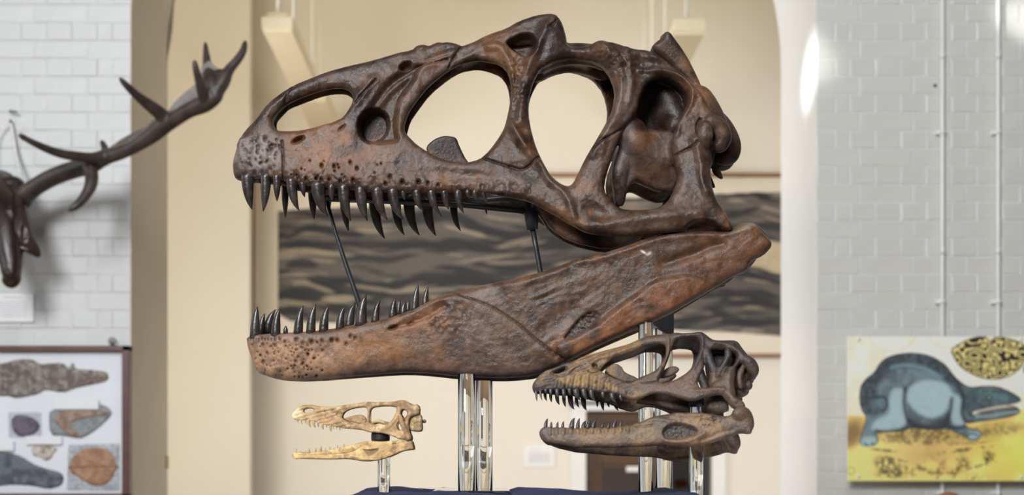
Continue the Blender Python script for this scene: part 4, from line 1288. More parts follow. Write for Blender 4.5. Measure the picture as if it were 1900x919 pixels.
M['print'] = painted('print_paper', 0.75, 0.04, 60, 0.0, rvar=0.05)
M['gloss_print'] = painted('print_board', 0.45, 0.03, 60, 0.0, rvar=0.05)
M['specimen'] = painted('specimen', 0.7, 0.22, 70, 0.3, 160)

ar = empty('framed_artwork', W(960, 662, KB), 'wide framed charcoal-striped print on the back wall behind the huge skull', 'picture')
og = ar.location
X0, X1 = (465 - VX) * KB / F, 2.42
Z1, Z0 = zz(322.5, KB), zz(663.5, KB)
fw = 0.024
box('backing_board', (X0 + .004, KB + .005, Z0 + .004), (X1 - .004, KB + .035, Z1 - .004), plain('mat_board', (0.74, 0.68, 0.57), 0.8, 0.02), ar, origin=og)
box('frame_rail', (X0, KB - .022, Z1 - fw), (X1, KB + .036, Z1), M['wood'], ar, .003, og)
box('frame_rail', (X0, KB - .022, Z0), (X1, KB + .036, Z0 + fw), M['wood'], ar, .003, og)
box('frame_stile', (X0, KB - .022, Z0), (X0 + fw * 1.2, KB + .036, Z1), M['wood'], ar, .003, og)
box('frame_stile', (X1 - fw, KB - .022, Z0), (X1, KB + .036, Z1), M['wood'], ar, .003, og)
nx, ny = 520, 150
pxs = np.linspace(516, 1500, nx); v = np.linspace(0, 1, ny)
ytop = np.interp(pxs, [516, 560, 640, 760, 1000, 1200, 1320, 1400, 1500], [392, 388, 385, 383, 376, 366, 361, 357, 356]) + 2.2 * (fbm((2, nx), 9, 5, 3)[0] - .5)
ybot = np.interp(pxs, [516, 540, 700, 1000, 1250, 1300, 1380, 1460, 1500], [582, 596, 602, 608, 612, 615, 618, 625, 626]) + 2.2 * (fbm((2, nx), 9, 8, 3)[0] - .5)
PXg = np.broadcast_to(pxs, (ny, nx)); PYg = ytop[None] * (1 - v[:, None]) + ybot[None] * v[:, None]
Pg = np.stack([(PXg - VX) * (KB - .001) / F, np.full_like(PXg, KB - .001), CZ + (VY - PYg) * (KB - .001) / F], -1)
ink = np.array(lin(44, 44, 48)); mid_ = np.array(lin(96, 91, 87)); pale = np.array(lin(160, 148, 130))
Xn, Yn = PXg, PYg
# long brush strokes: noise stretched along gently waving lines
wav = 9 * np.sin(Xn / 95 + Yn / 60) + 7 * np.sin(Xn / 43 + 1.3)
st_ = fbm((ny, nx), 14, 901, 1)
def streak(seed, cx, cy, slope=0.0):
    n_ = vnoise((600, 1200), 1.0, seed)
    u = np.clip((Xn - 480) / cx + 5, 0, 1198); w_ = np.clip((Yn - 330 + wav + slope * (Xn - 900)) / cy + 20, 0, 598)
    i, j = u.astype(int), w_.astype(int); fu, fw_ = u - i, w_ - j
    fu = fu * fu * (3 - 2 * fu); fw_ = fw_ * fw_ * (3 - 2 * fw_)
    return (n_[j, i] * (1 - fu) + n_[j, i + 1] * fu) * (1 - fw_) + (n_[j + 1, i] * (1 - fu) + n_[j + 1, i + 1] * fu) * fw_
s1 = .5 * streak(1, 150, 15, .06) + .3 * streak(2, 90, 7, -.08) + .2 * streak(3, 40, 3, .04)
rgb = mid_ + 0 * Xn[..., None]
al = sstep(.46, .60, s1)[..., None]; rgb = rgb * (1 - al) + ink * al
s2_ = .6 * streak(11, 100, 9, -.03) + .4 * streak(12, 40, 4, .02)
al = (sstep(.60, .74, s2_) * .7)[..., None]; rgb = rgb * (1 - al) + pale * al
for (x, y, rx, ry, an, am) in ((1380, 470, 5, 2, 0, .1), (1340, 420, 60, 10, 4, .9), (620, 520, 60, 9, 3, .9), (700, 480, 80, 8, -3, .85), (980, 500, 80, 9, -4, .9), (820, 515, 70, 13, -4, .95), (900, 518, 70, 12, 3, .9), (560, 492, 34, 10, 0, .9), (640, 452, 60, 7, 3, .8), (560, 545, 50, 14, 2, .9), (740, 450, 70, 7, 0, .8), (880, 455, 110, 6, -8, .8), (1000, 430, 90, 8, -12, .7),
                               (560, 430, 36, 6, -25, .85), (600, 400, 60, 6, 3, .7), (1370, 395, 46, 7, -10, .9), (1440, 420, 50, 9, -3, .9), (1400, 440, 60, 6, 6, .8), (1390, 545, 70, 9, 8, .9), (1360, 590, 60, 10, 20, .9), (1450, 570, 40, 6, 0, .7), (780, 560, 60, 10, 8, .85), (950, 540, 60, 7, -6, .8), (700, 505, 60, 6, 10, .7)):
    c_, s_ = math.cos(math.radians(an)), math.sin(math.radians(an))
    dx, dy = Xn - x, Yn - y + 3 * np.sin(Xn / 17)
    e_ = np.sqrt(((dx * c_ + dy * s_) / rx) ** 2 + ((-dx * s_ + dy * c_) / ry) ** 2)
    al = (am * sstep(1.1, .7, e_))[..., None]; rgb = rgb * (1 - al) + ink * al
for (x, y, rx, ry, an, am) in ((630, 555, 34, 8, -3, .8), (610, 470, 50, 4, 6, .7), (690, 535, 50, 4, 8, .6), (1420, 472, 80, 24, 2, 1.0), (1480, 490, 70, 24, 0, 1.0), (900, 480, 60, 4, -8, .5), (760, 540, 44, 5, -3, .6), (960, 450, 40, 6, -14, .5)):
    c_, s_ = math.cos(math.radians(an)), math.sin(math.radians(an))
    dx, dy = Xn - x, Yn - y
    e_ = np.sqrt(((dx * c_ + dy * s_) / rx) ** 2 + ((-dx * s_ + dy * c_) / ry) ** 2)
    al = (am * sstep(1.05, .75, e_ + .5 * (s2_ - .5)))[..., None]; rgb = rgb * (1 - al) + (np.array(lin(196, 180, 152)) if am == 1.0 else pale) * al
rgb = rgb * (0.80 + .28 * fbm((ny, nx), 3, 71, 2))[..., None]
grid_mesh('print', Pg, rgb, M['print'], ar, og)


def batten(px0, px1, pyt, pyb, Ya, Yb_, cables, label):
    """suspended fluorescent light: near end face traced at depth Ya"""
    x0, x1 = (px0 - VX) * Ya / F, (px1 - VX) * Ya / F
    z0, z1 = zz(pyb, Ya), zz(pyt, Ya)
    t = empty('ceiling_light', ((x0 + x1) / 2, (Ya + Yb_) / 2, z0), label, 'lamp', 'suspended ceiling lights in the back room')
    og = t.location
    box('housing', (x0, Ya, z0 + .012), (x1, Yb_, z1), M['fixture'], t, .004, og)
    box('diffuser', (x0 + .004, Ya + .012, z0), (x1 - .004, Yb_ - .012, z0 + .014), M['diffuser'], t, .003, og)
    xc = (x0 + x1) / 2
    for y in cables:
        tube('cable', [(xc, y, z1), (xc, y, 5.4)], 0.009, M['cable'], t, 8, origin=og)
        box('cable_cap', (xc - .05, y - .04, z1), (xc + .05, y + .04, z1 + .024), M['fixture'], t, .004, og)


M['diffuser'] = plain('diffuser', (0.86, 0.76, 0.54), 0.6, 0.02)
batten(486, 543, 30, 57, 8.0, 9.35, (8.05, 8.72), 'left hanging ceiling light, the nearer one, above the huge snout')
batten(486, 543, 30, 57, 9.60, 10.62, (9.7, 10.2), 'left hanging ceiling light, the farther one seen through the nostril')
for o in [o for o in bpy.data.objects if o.name.startswith('ceiling_light') and o.location.y > 9.8]:
    dx = (486 + 543) / 2 - VX
    o.location.x = dx * 8.0 / F; o.location.z = zz(57, 8.0)
batten(1251, 1310, 34, 63, 8.0, 9.35, (8.15, 9.07), 'right hanging ceiling light, the nearer one, beside the white arch')
batten(1251, 1310, 34, 63, 9.60, 10.62, (9.74, 10.19), 'right hanging ceiling light, the farther one behind the huge skull')
for o in [o for o in bpy.data.objects if o.name.startswith('ceiling_light') and o.location.y > 9.8 and o.location.x > 0]:
    o.location.x = ((1251 + 1310) / 2 - VX) * 8.0 / F; o.location.z = zz(63, 8.0)


def card(name, px0, py0, px1, py1, Y, label, cat, lines=(), group=None, thick=.006, mat='paper'):
    t = empty(name, W((px0 + px1) / 2, py1, Y), label, cat, group)
    og = t.location
    a_, b_ = W(px0, py1, Y), W(px1, py0, Y)
    box('card', (a_.x, Y, a_.z), (b_.x, Y + thick, b_.z), M[mat], t, .001, og)
    for (u0, u1, v0, v1) in lines:
        p = W(u0, v1, Y); q = W(u1, v0, Y)
        box('text_line', (p.x, Y - .0012, p.z), (q.x, Y + .001, q.z), M['ink_pale'], t, 0, og)
    return t


M['ink_pale'] = plain('faded_ink', (0.60, 0.60, 0.63), 0.8, 0.05)
card('wall_notice', 972, 828, 1029, 867, YB - .012, 'small white printed notice on the cream wall left of the door', 'notice',
     [(983, 1004, 834.5, 836)] + [(981, 1020, 841 + i * 3.2, 842.8 + i * 3.2) for i in range(6)], thick=.012)
hp = card('hallway_picture', 1240, 886, 1292, 935, 12.57, 'reddish picture on the hallway wall beyond the open door', 'picture', mat='white')
box('red_shape', W(1252, 905, 12.565) - Vector((0, .004, 0)), W(1276, 890, 12.565), plain('red_ink', (0.5, 0.10, 0.06), 0.7, 0.1), hp, 0, hp.location)

# ------------------------------------------------------------------ conduits and cable
for px, lab in ((1748.5, 'white vertical conduit on the right brick wall, nearer the arch'), (1852, 'white vertical conduit on the right brick wall, nearer the photo edge')):
    Yc = YF - .026
    x = (px - VX) * Yc / F
    t = empty('conduit', (x, Yc, 0), lab, 'pipe', 'conduits on the right wall')
    og = t.location
    tube('pipe', [(x, Yc, 0), (x, Yc, 5.3)], .0085, M['conduit'], t, 16, origin=og)
    for py in (-60, 245, 560, 915):
        z = zz(py, Yc)
        tube('saddle_clip', [(x, Yc, z - .009), (x, Yc, z + .009)], .0115, M['conduit'], t, 16, origin=og)
        box('clip_foot', (x - .024, Yc + .006, z - .008), (x - .002, YF + .003, z + .008), M['conduit'], t, .002, og)
    for py in (103, 466):
        z = zz(py, Yc)
        tube('coupler', [(x, Yc, z - .016), (x, Yc, z + .016)], .0103, M['conduit'], t, 16, origin=og)
o = tube('screw_plug', [W(1735, 159, YF - .003), W(1735, 159, YF + .01)], .0075, M['black'], None, 12)
tag(o, 'small black plug in the right brick wall beside the left conduit', 'plug')
o = tube('screw_hole', [W(1482, 501, 6.65) + Vector((0.002, 0, 0))] * 1 + [W(1482, 501, 6.65) + Vector((.02, 0, 0))], .006, M['darkmetal'])
bpy.data.objects.remove(o)
Yw = YR - .02
cw = empty('wall_cable', (XL + .01, Yw, 0), 'thin beige cable running down the far edge of the left arch reveal', 'cable')
og = cw.location
cp = [W(px, py, Yw) for px, py in ((326, -40), (319.5, 10), (317, 50), (312, 85), (306, 120), (302.5, 160), (301.5, 220), (301.5, 400), (301.5, 600), (301.5, 848))]
tube('cable', [Vector(q) for q in spline(cp, 4)], .009, M['beige'] if 'beige' in M else plain('cable_beige', (0.42, 0.34, 0.24), 0.5, 0.05), cw, 8, origin=og)
box('junction_box', W(291, 871, Yw) + Vector((0, -.02, 0)), W(312, 846, Yw) + Vector((0, .02, 0)), plain('junction_beige', (0.55, 0.42, 0.22), 0.5, 0.05), cw, .004, og)

# ------------------------------------------------------------------ poster board on the right wall
YP = 6.185
kp = YP / F
po = empty('poster_board', W(1742, 893, YP), 'printed board with a blue-grey beast on yellow ground, right wall', 'poster')
og = po.location
a_, b_ = W(1572, 893, YP), W(1911, 624.5, YP)
box('board', (a_.x, YP, a_.z), (b_.x, YP + .010, b_.z), M['white'], po, .001, og)
for px, py in ((1593, 630), (1592, 885), (1894, 630), (1894, 886)):
    p = W(px, py, YP)
    tube('pin', [p + Vector((0, -.006, 0)), p + Vector((0, -.004, 0)), p, p + Vector((0, .089, 0))], [.004, .0075, .0075, .006], M['white'], po, 12, origin=og)
c6 = (1540, 600, 2.88)
R = Raster(1572.4, 624.8, 1910.6, 892.6, 1.0)
N = fbm(R.shape, 24, 801, 5); N2 = fbm(R.shape, 6, 811, 3); N3 = fbm(R.shape, 60, 821, 3)
img = np.zeros(R.shape + (3,)) + np.array(lin(242, 235, 214))
img = mixmap(img, lin(226, 210, 184), sstep(.5, .7, N3) * .7)
for (x, y, rx, ry) in ((1655, 615, 44, 37), (1760, 612, 40, 34)):
    img = mixmap(img, lin(214, 168, 128), .6 * np.exp(-((ell(R, x, y, rx, ry) - 1) / .025) ** 2))
ground = sstep(769, 775, R.Y + (N - .5) * 8 + np.where(R.X > 1800, (R.X - 1800) * .12, 0))
img = mixmap(img, lin(242, 218, 130), ground)
img = mixmap(img, lin(224, 190, 110), ground * sstep(.5, .66, N3))
img = mixmap(img, lin(236, 222, 96), ground * np.exp(-ell(R, 1900, 850, 90, 60) ** 2) * .7)
S = lambda txt: R.sdf(C(*c6, txt))
shade = lambda d, s: sstep(s, -s, d)
# shadow and herbage of the printed ground
hatch = sstep(.40, .62, N2)
img = mixmap(img, lin(96, 78, 50), ground * np.exp(-ell(R, 1710, 806, 105, 17, 2) ** 4) * (.45 + .5 * hatch))
img = mixmap(img, lin(110, 92, 62), ground * np.exp(-ell(R, 1850, 798, 55, 14, -4) ** 4) * .75 * (.5 + .5 * hatch))
img = mixmap(img, lin(120, 96, 66), ground * np.exp(-ell(R, 1580, 805, 20, 30, 30) ** 4) * .85)
img = mixmap(img, lin(196, 162, 104), ground * np.exp(-ell(R, 1710, 845, 55, 34) ** 2) * .7)
for (x, y, rx, ry, an) in ((1648, 864, 26, 16, 20), (1655, 880, 30, 8, 0), (1735, 870, 12, 24, -40), (1778, 862, 12, 20, 30), (1700, 873, 30, 10, 0), (1775, 884, 50, 7, 4), (1640, 836, 26, 3, 6), (1790, 835, 60, 4, -8), (1834, 850, 9, 15, -20)):
    img = mixmap(img, lin(92, 84, 58), np.exp(-ell(R, x, y, rx, ry, an) ** 4) * .9 * sstep(.44, .6, .5 * N2 + .5 * N))
for (x, y, rx, ry, an, am) in ((1720, 872, 20, 6, 25, .8), (1752, 862, 11, 5, -50, .8), (1783, 868, 9, 16, 35, .8), (1832, 853, 10, 4, 40, .9), (1838, 846, 4, 9, -30, .8), (1765, 880, 46, 4, 3, .7), (1810, 866, 40, 2.4, -14, .7), (1655, 852, 34, 2.6, 8, .6), (1800, 822, 50, 2.2, -4, .6), (1700, 820, 60, 5, 3, .6), (1640, 868, 24, 9, 30, .5)):
    img = mixmap(img, lin(84, 74, 52), am * np.exp(-ell(R, x + (N - .5) * 30, y + (N2 - .5) * 9, rx, ry, an) ** 4) * sstep(.36, .52, N2))
for (x, y, rx, ry) in ((1728, 864, 15, 9), (1768, 861, 13, 9), (1715, 885, 16, 6), (1790, 885, 12, 6)):
    img = mixmap(img, lin(240, 212, 118), .8 * np.exp(-ell(R, x, y, rx, ry) ** 4))
img = mixmap(img, lin(140, 120, 70), .7 * np.exp(-((ell(R, 1579, 874, 6.5, 7) - 1) / .12) ** 2))
body = S('160,430 158,385 165,335 190,300 240,262 258,225 290,192 340,170 420,158 500,165 560,185 620,225 660,280 700,318 745,345 830,335 900,340 960,365 1010,395 1022,415 985,430 930,435 1000,448 1020,478 960,502 860,518 760,532 715,535 740,562 800,572 812,598 790,625 742,628 722,602 680,590 640,566 600,565 520,570 440,557 380,575 300,582 242,585 258,622 250,652 205,662 158,655 163,612 185,545 195,500 172,470')
dark, midb, lightb = lin(56, 62, 68), lin(112, 130, 134), lin(168, 192, 194)
bi = shade(body, .8)
img = mixmap(img, midb, bi)
img = mixmap(img, dark, bi * sstep(.35, .62, N) * .55)
back = S('150,470 150,330 240,240 300,170 420,150 560,175 640,230 720,320 690,345 600,300 560,262 480,242 380,236 300,262 250,330 270,420 300,450 240,500 180,480')
img = mixmap(img, dark, bi * shade(back, 7) * (.55 + .4 * sstep(.35, .6, N2)))
img = mixmap(img, lin(120, 148, 156), bi * .85 * np.exp(-(R.line(spline(C(*c6, '330,236 400,224 470,232 540,258 590,292'), 5)) / 4.2) ** 2))
for t_, a__ in (('400,400 430,330 520,300 620,318 655,370 640,430 605,490 535,512 455,475', 1), ('330,352 398,345 408,450 415,520 385,560 300,575 215,572 240,522 322,480 312,410', .95), ('640,372 700,392 705,480 722,545 660,552 635,480', .9), ('170,612 240,600 256,640 205,660 160,655', .9), ('735,580 800,575 808,605 745,626', .9)):
    img = mixmap(img, lightb, bi * a__ * shade(S(t_), 5) * (.75 + .25 * N2))
img = mixmap(img, lin(110, 136, 142), bi * .8 * np.exp(-ell(R, 1630, 748, 13, 12) ** 2))
for t_, w__ in (('400,350 396,430 410,500 440,545 520,560 600,555 640,480 650,405', 4), ('225,400 290,395 305,440 280,475', 2.4), ('245,575 320,582 420,560', 3), ('690,345 715,400 705,470 722,520 760,530', 4), ('720,555 680,560 640,555', 4), ('735,600 760,590 790,600', 1.6), ('185,640 200,655', 1.5), ('225,640 232,655', 1.5)):
    img = mixmap(img, lin(38, 40, 48), bi * .85 * np.exp(-(R.line(spline(C(*c6, t_), 4)) / w__) ** 2))
under = S('410,505 520,545 600,510 640,470 650,560 600,566 520,570 430,556')
img = mixmap(img, lin(58, 56, 66), bi * .85 * shade(under, 6))
head = S('745,345 830,335 900,340 960,365 1015,398 1022,415 985,430 930,435 860,452 800,470 760,510 715,480 720,400')
img = mixmap(img, dark, bi * shade(head, 4) * (.4 + .4 * sstep(.4, .6, N2)))
img = mixmap(img, lin(96, 132, 138), bi * .7 * np.exp(-ell(R, 1845, 735, 34, 7, 10) ** 2))
img = mixmap(img, lin(206, 196, 178), bi * sstep(4.2, 2.2, R.line(spline(C(*c6, '770,480 850,462 930,448 1010,440'), 4))) * .9)
img = mixmap(img, lin(70, 50, 48), bi * sstep(2.6, 1.2, R.line(spline(C(*c6, '800,478 870,466 940,456 1015,452'), 4)) + 1.6 * np.sin(R.X * 1.1)) * .9)
img = mixmap(img, lin(150, 160, 158), bi * sstep(2.6, 1.6, R.line(spline(C(*c6, '780,500 860,495 940,480 1010,474'), 4))) * .8)
img = mixmap(img, lin(44, 48, 54), bi * .5 * sstep(.2, .9, np.sin((R.X * .5 + R.Y * .86) * 2.0 + N * 9)) * shade(back, 10))
img = mixmap(img, lin(24, 24, 30), np.exp(-ell(R, 1835, 737, 5, 3.2) ** 4))
img = mixmap(img, lin(214, 206, 170), np.exp(-ell(R, 1835, 737.6, 1.7, 1.5) ** 4))
img = mixmap(img, lin(30, 34, 40), .8 * sstep(1.3, .5, np.abs(body)) * (R.Y < 822))
fan = S('640,143 690,108 740,84 800,68 830,66 842,84 856,92 872,86 884,66 900,68 960,82 1040,108 1062,160 1024,238 965,285 900,302 850,302 790,290 715,252 670,205')
cx, cy = C(*c6, '858,40')[0]
ang = np.arctan2(R.X - cx, R.Y - cy); rad = np.hypot(R.X - cx, R.Y - cy)
wv = np.sin(fbm(R.shape, 17, 851, 2) * 34 + ang * 7) + .25
fi = shade(fan, .7)
img = mixmap(img, lin(44, 36, 36), fi)
img = mixmap(img, lin(216, 198, 128), fi * sstep(.0, .3, wv) * sstep(-1.0, -2.2, fan))
img = mixmap(img, lin(64, 46, 44), .9 * np.exp(-ell(R, 1903, 686, 5, 9) ** 4))
P_ = np.stack([(R.X - VX) * kp, np.full(R.shape, YP - .0006), CZ + (VY - R.Y) * kp], -1)
img = np.clip(img * 1.22, 0, .9)
grid_mesh('print', P_, img, M['gloss_print'], po, og)

# ------------------------------------------------------------------ framed specimens and label on the left wall
YS = 6.225
ks = YS / F
fc = empty('specimen_case', W(40, 925, YS), 'maroon wooden frame of flattened fossils on the left brick wall', 'frame')
og = fc.location
def pbox(name, px0, py0, px1, py1, Ya, Yb_, mat, parent, bev=.002):
    p, q = W(px0, py1, YS), W(px1, py0, YS)
    return box(name, (p.x, Ya, p.z), (q.x, Yb_, q.z), mat, parent, bev, parent.location)
pbox('backing_board', -150, 646, 236, 920, YS + .02, YF + .002, plain('backing_paper', (0.82, 0.84, 0.88), 0.8, 0.02), fc)
pbox('frame_rail', -160, 642, 241, 652, YS - .012, YF + .001, M['mahogany'], fc, .003)
pbox('frame_rail', -160, 916, 241, 927, YS - .012, YF + .001, M['mahogany'], fc, .003)
pbox('frame_stile', 227, 642, 241, 927, YS - .012, YF + .001, M['mahogany'], fc, .003)
pbox('frame_stile', -160, 642, -147, 927, YS - .012, YF + .001, M['mahogany'], fc, .003)
pbox('glass', -148, 650, 229, 918, YS - .004, YS - .001, M['pane'], fc, 0)
hk = W(206, 633, YS)
ring = [hk + Vector((.014 * math.cos(t), .02, .014 * math.sin(t))) for t in np.linspace(0, 2 * math.pi, 17)]
tube('hanging_ring', ring, .003, M['darkmetal'], fc, 8, origin=og)
tube('hanging_screw', [W(206, 642, YS) + Vector((0, .02, 0)), W(205, 631, YS) + Vector((0, .02, 0))], .006, M['darkmetal'], fc, 8, origin=og)

c3 = (0, 600, 2.88)


def relief(name, poly, thick, colfn, label, cat='fossil', parent=None, step=1.1, edge=4.0, base=YS + .0195, group=None, hfn=None, smooth=True):
    P = np.array(C(*c3, poly))
    R = Raster(P[:, 0].min() - 3, P[:, 1].min() - 3, P[:, 0].max() + 3, P[:, 1].max() + 3, step)
    d = R.sdf(P, smooth)
    hgt = thick * sstep(1.2, -edge, d)
    if hfn is not None: hgt = hgt + hfn(R) * sstep(0, -3, d) * .001
    hgt = np.maximum(hgt, 0) * (d < .8)
    Y = base - hgt
    Pt = np.stack([(R.X - VX) * YS / F, Y, CZ + (VY - R.Y) * YS / F], -1)
    rgb = colfn(R)
    cen = W(P[:, 0].mean(), P[:, 1].max(), YS); cen.y = base
    loc = np.array(cen) if parent is None else np.array(parent.location)
    o = grid_mesh(name, Pt, np.broadcast_to(rgb, R.shape + (3,)).copy(), M['specimen'], parent, loc, d < 1.2)
    if parent is None:
        o.location = cen; tag(o, label, cat, group)
    return o


def two(c0, c1, cell, seed, lo=.4, hi=.62):
    return lambda R: mixmap(np.zeros(R.shape + (3,)) + np.array(lin(*c0)), lin(*c1), sstep(lo, hi, fbm(R.shape, cell, seed, 4)))


def tailcol(R):
    im = two((150, 142, 134), (112, 102, 98), 14, 31)(R)
    im = mixmap(im, lin(118, 96, 88), .8 * np.exp(-((R.Y - 706) / 10) ** 2) * (R.X > 98))
    im = mixmap(im, lin(190, 184, 172), .5 * sstep(.55, .7, fbm(R.shape, 6, 41, 2)))
    return mixmap(im, lin(88, 76, 72), .35 * sstep(.3, .9, np.sin(R.X / 2.4)) * (R.X < 100))


relief('long_fossil', '-60,220 30,212 70,196 160,190 215,222 250,215 330,212 360,240 385,205 395,245 480,250 560,258 578,285 560,312 480,328 400,345 330,372 235,352 200,378 80,402 30,385 -60,395', .010, tailcol, 'long grey-brown ribbed fossil across the top of the specimen frame', hfn=lambda R: 2.5 * np.sin(R.X / 2.4) * (R.X < 100) + 2 * fbm(R.shape, 6, 51, 3))
relief('oval_fossil', '52,515 80,490 130,492 180,512 208,545 195,580 150,602 95,605 62,575', .012, two((112, 104, 116), (92, 82, 94), 10, 32), 'dark purple-grey oval fossil beneath the long ribbed one', base=YS + .0175)
relief('specimen_sheet', '40,478 212,478 214,612 42,610', .0015, two((196, 200, 206), (184, 188, 196), 8, 33), 'pale paper square behind the dark oval fossil', 'paper', edge=1.0, smooth=False)
relief('shell_slab', '258,442 520,430 575,450 595,485 545,540 480,590 420,618 330,600 258,598', .010, two((150, 155, 158), (132, 138, 142), 10, 34), 'grey slab with a brown curved fossil, right side of the specimen frame', 'fossil')
def shellcol(R):
    im = two((168, 146, 128), (140, 118, 102), 8, 35)(R)
    return im
relief('shell', '285,520 300,480 340,468 520,462 585,478 560,495 480,502 400,520 370,540 390,580 460,598 400,610 350,585 310,550', .008, shellcol, 'brown curved fossil lying on the grey slab', base=YS + .0105, edge=3)
relief('crumb_fossils', '158,668 190,652 270,656 300,672 280,700 262,730 228,735 212,718 170,708', .006, two((206, 198, 190), (160, 142, 122), 5, 36), 'cluster of small cream fossil crumbs beside the orange leaf', hfn=lambda R: 5 * (fbm(R.shape, 4, 52, 2) - .4))
relief('slate_fossil', '-60,690 40,690 110,715 180,760 260,785 320,800 335,830 322,870 250,888 170,868 60,862 -60,875', .012, two((112, 118, 126), (82, 86, 96), 12, 37), 'dark slate-grey fossil at the bottom left of the specimen frame', hfn=lambda R: 3 * fbm(R.shape, 6, 53, 3))
relief('specimen_sheet', '360,652 632,646 634,896 352,892', .0015, two((192, 196, 200), (160, 165, 172), 4, 38), 'speckled grey paper square behind the orange-brown leaf', 'paper', edge=1.0, smooth=False)
def leafcol(R):
    im = two((182, 142, 112), (160, 120, 94), 10, 39)(R)
    return mixmap(im, lin(118, 84, 66), .8 * np.exp(-((R.Y - (867 + .03 * (160 - R.X))) / 1.6) ** 2))
relief('leaf_fossil', '360,770 375,735 390,705 440,675 500,663 560,675 600,705 608,745 628,772 606,790 595,830 560,862 510,872 460,855 410,820 375,800', .008, leafcol, 'orange-brown round leaf fossil with a dark midrib', base=YS + .0175)
Tg = 'white paper tags in the specimen frame'
for (p0, p1, p2, p3, lab, nm) in ((295, 403, 525, 460, 'white paper tag above the brown curved fossil', 0), (135, 603, 328, 648, 'white paper tag above the fossil crumbs', 0), (-40, 626, 72, 682, 'white paper tag at the left photo edge above the slate fossil', 0)):
    q0, q1 = C(*c3, f'{p0},{p1}')[0], C(*c3, f'{p2},{p3}')[0]
    t_ = empty('paper_tag', W((q0[0] + q1[0]) / 2, q1[1], YS), lab, 'label', Tg)
    t_.location.y = YS + .003
    p, q = W(q0[0], q1[1], YS), W(q1[0], q0[1], YS)
    box('card', (p.x, YS + .003, p.z), (q.x, YS + .006, q.z), M['paper'], t_, 0, t_.location)
    tube('tag_pin', [((p.x + q.x) / 2, YS + .004, (p.z + q.z) / 2), ((p.x + q.x) / 2, YS + .0215, (p.z + q.z) / 2)], .003, M['white'], t_, 6, origin=t_.location)

card('wall_label', -70, 545, 62, 598, YF - .012, 'white text label on the left brick wall below the stag head', 'label',
     [(8, 40, 551, 553)] + [(-60, 50, 560 + i * 4.4, 561.4 + i * 4.4) for i in range(7)], thick=.013)


# ------------------------------------------------------------------ the stag head
def blob(name, chains, mat, parent, h=.003, k=.012, carve=()):
    """smooth union of tapering round bars; chains of (px, py, depth, radius in px)"""
    segs = []
    for ch in chains:
        P = spline(ch, 4) if len(ch) > 2 else np.array(ch, float)
        L = [(np.array(W(p[0], p[1], p[2])), p[3] * p[2] / F) for p in P]
        segs += list(zip(L[:-1], L[1:]))
    lo = np.min([np.minimum(a[0] - a[1], b[0] - b[1]) for a, b in segs], 0) - .02
    hi = np.max([np.maximum(a[0] + a[1], b[0] + b[1]) for a, b in segs], 0) + .02
    xs, ys, zs = [np.arange(lo[i], hi[i], h) for i in range(3)]
    f = np.full((len(xs), len(ys), len(zs)), .05, np.float32)
    for (A, ra), (B_, rb) in segs:
        m = max(ra, rb) + .02
        l, u = np.minimum(A, B_) - m, np.maximum(A, B_) + m
        sl = tuple(slice(*np.searchsorted(v_, [l[i], u[i]])) for i, v_ in enumerate((xs, ys, zs)))
        X, Y, Z = xs[sl[0]][:, None, None], ys[sl[1]][None, :, None], zs[sl[2]][None, None, :]
        v_ = B_ - A
        t = np.clip(((X - A[0]) * v_[0] + (Y - A[1]) * v_[1] + (Z - A[2]) * v_[2]) / (v_ @ v_ + 1e-12), 0, 1)
        g = np.sqrt((X - A[0] - t * v_[0]) ** 2 + (Y - A[1] - t * v_[1]) ** 2 + (Z - A[2] - t * v_[2]) ** 2) - (ra + (rb - ra) * t)
        f[sl] = smin(f[sl], g.astype(np.float32), k)
    for px, py, Yc, rx, ry, rz in carve:
        c_ = W(px, py, Yc)
        g = (np.sqrt(((xs[:, None, None] - c_.x) / rx) ** 2 + ((ys[None, :, None] - c_.y) / ry) ** 2 + ((zs[None, None, :] - c_.z) / rz) ** 2) - 1) * min(rx, ry, rz)
        f = -smin(-f, g.astype(np.float32), .006)
    g = openvdb.FloatGrid(.05)
    g.copyFromArray(np.ascontiguousarray(np.clip(f, -4 * h, 4 * h)), tolerance=0.0)
    g.background = 4 * h
    pts, quads = g.convertToQuads(isovalue=0.0)
    co = pts * h + lo - np.array(parent.location)
    me = bpy.data.meshes.new(name)
    vv = co[quads]
    n = np.cross(vv[:, 2] - vv[:, 0], vv[:, 3] - vv[:, 1])
    if (n * (vv.mean(1) - co.mean(0))).sum() < 0: quads = quads[:, ::-1]
    me.from_pydata(co.tolist(), [], quads.tolist())
    return link(name, me, mat, parent, smooth=True)


stag = empty('stag_head', W(10, 530, 6.1), 'dark brown carved stag head with broad branching antlers, left wall', 'sculpture')
blob('head', [[(-2, 352, 6.10, 32), (3, 385, 6.03, 34), (9, 420, 5.985, 32), (15, 455, 5.955, 26.5), (20, 485, 5.935, 19.5), (21, 508, 5.92, 16)],
              [(0, 350, 6.16, 34), (4, 400, 6.14, 30), (10, 440, 6.08, 22)], [(2, 360, 6.16, 28), (2, 380, 6.19, 30)],
              [(14, 338, 6.06, 11), (28, 342, 6.06, 12), (36, 350, 6.06, 12)], [(30, 352, 6.05, 12), (40, 366, 6.05, 14), (44, 374, 6.05, 14)],
              [(-30, 352, 6.05, 12), (-40, 366, 6.05, 14)], [(20, 392, 5.95, 7), (24, 402, 5.95, 7)], [(-12, 392, 5.95, 7), (-16, 402, 5.95, 7)],
              [(12, 520, 5.93, 8), (22, 524, 5.93, 9), (30, 516, 5.93, 8)]], M['hide'], stag, .003, .012,
     carve=[(13, 505, 5.872, .009, .014, .018), (31, 503, 5.875, .008, .012, .016), (27, 397, 5.925, .008, .010, .010)])
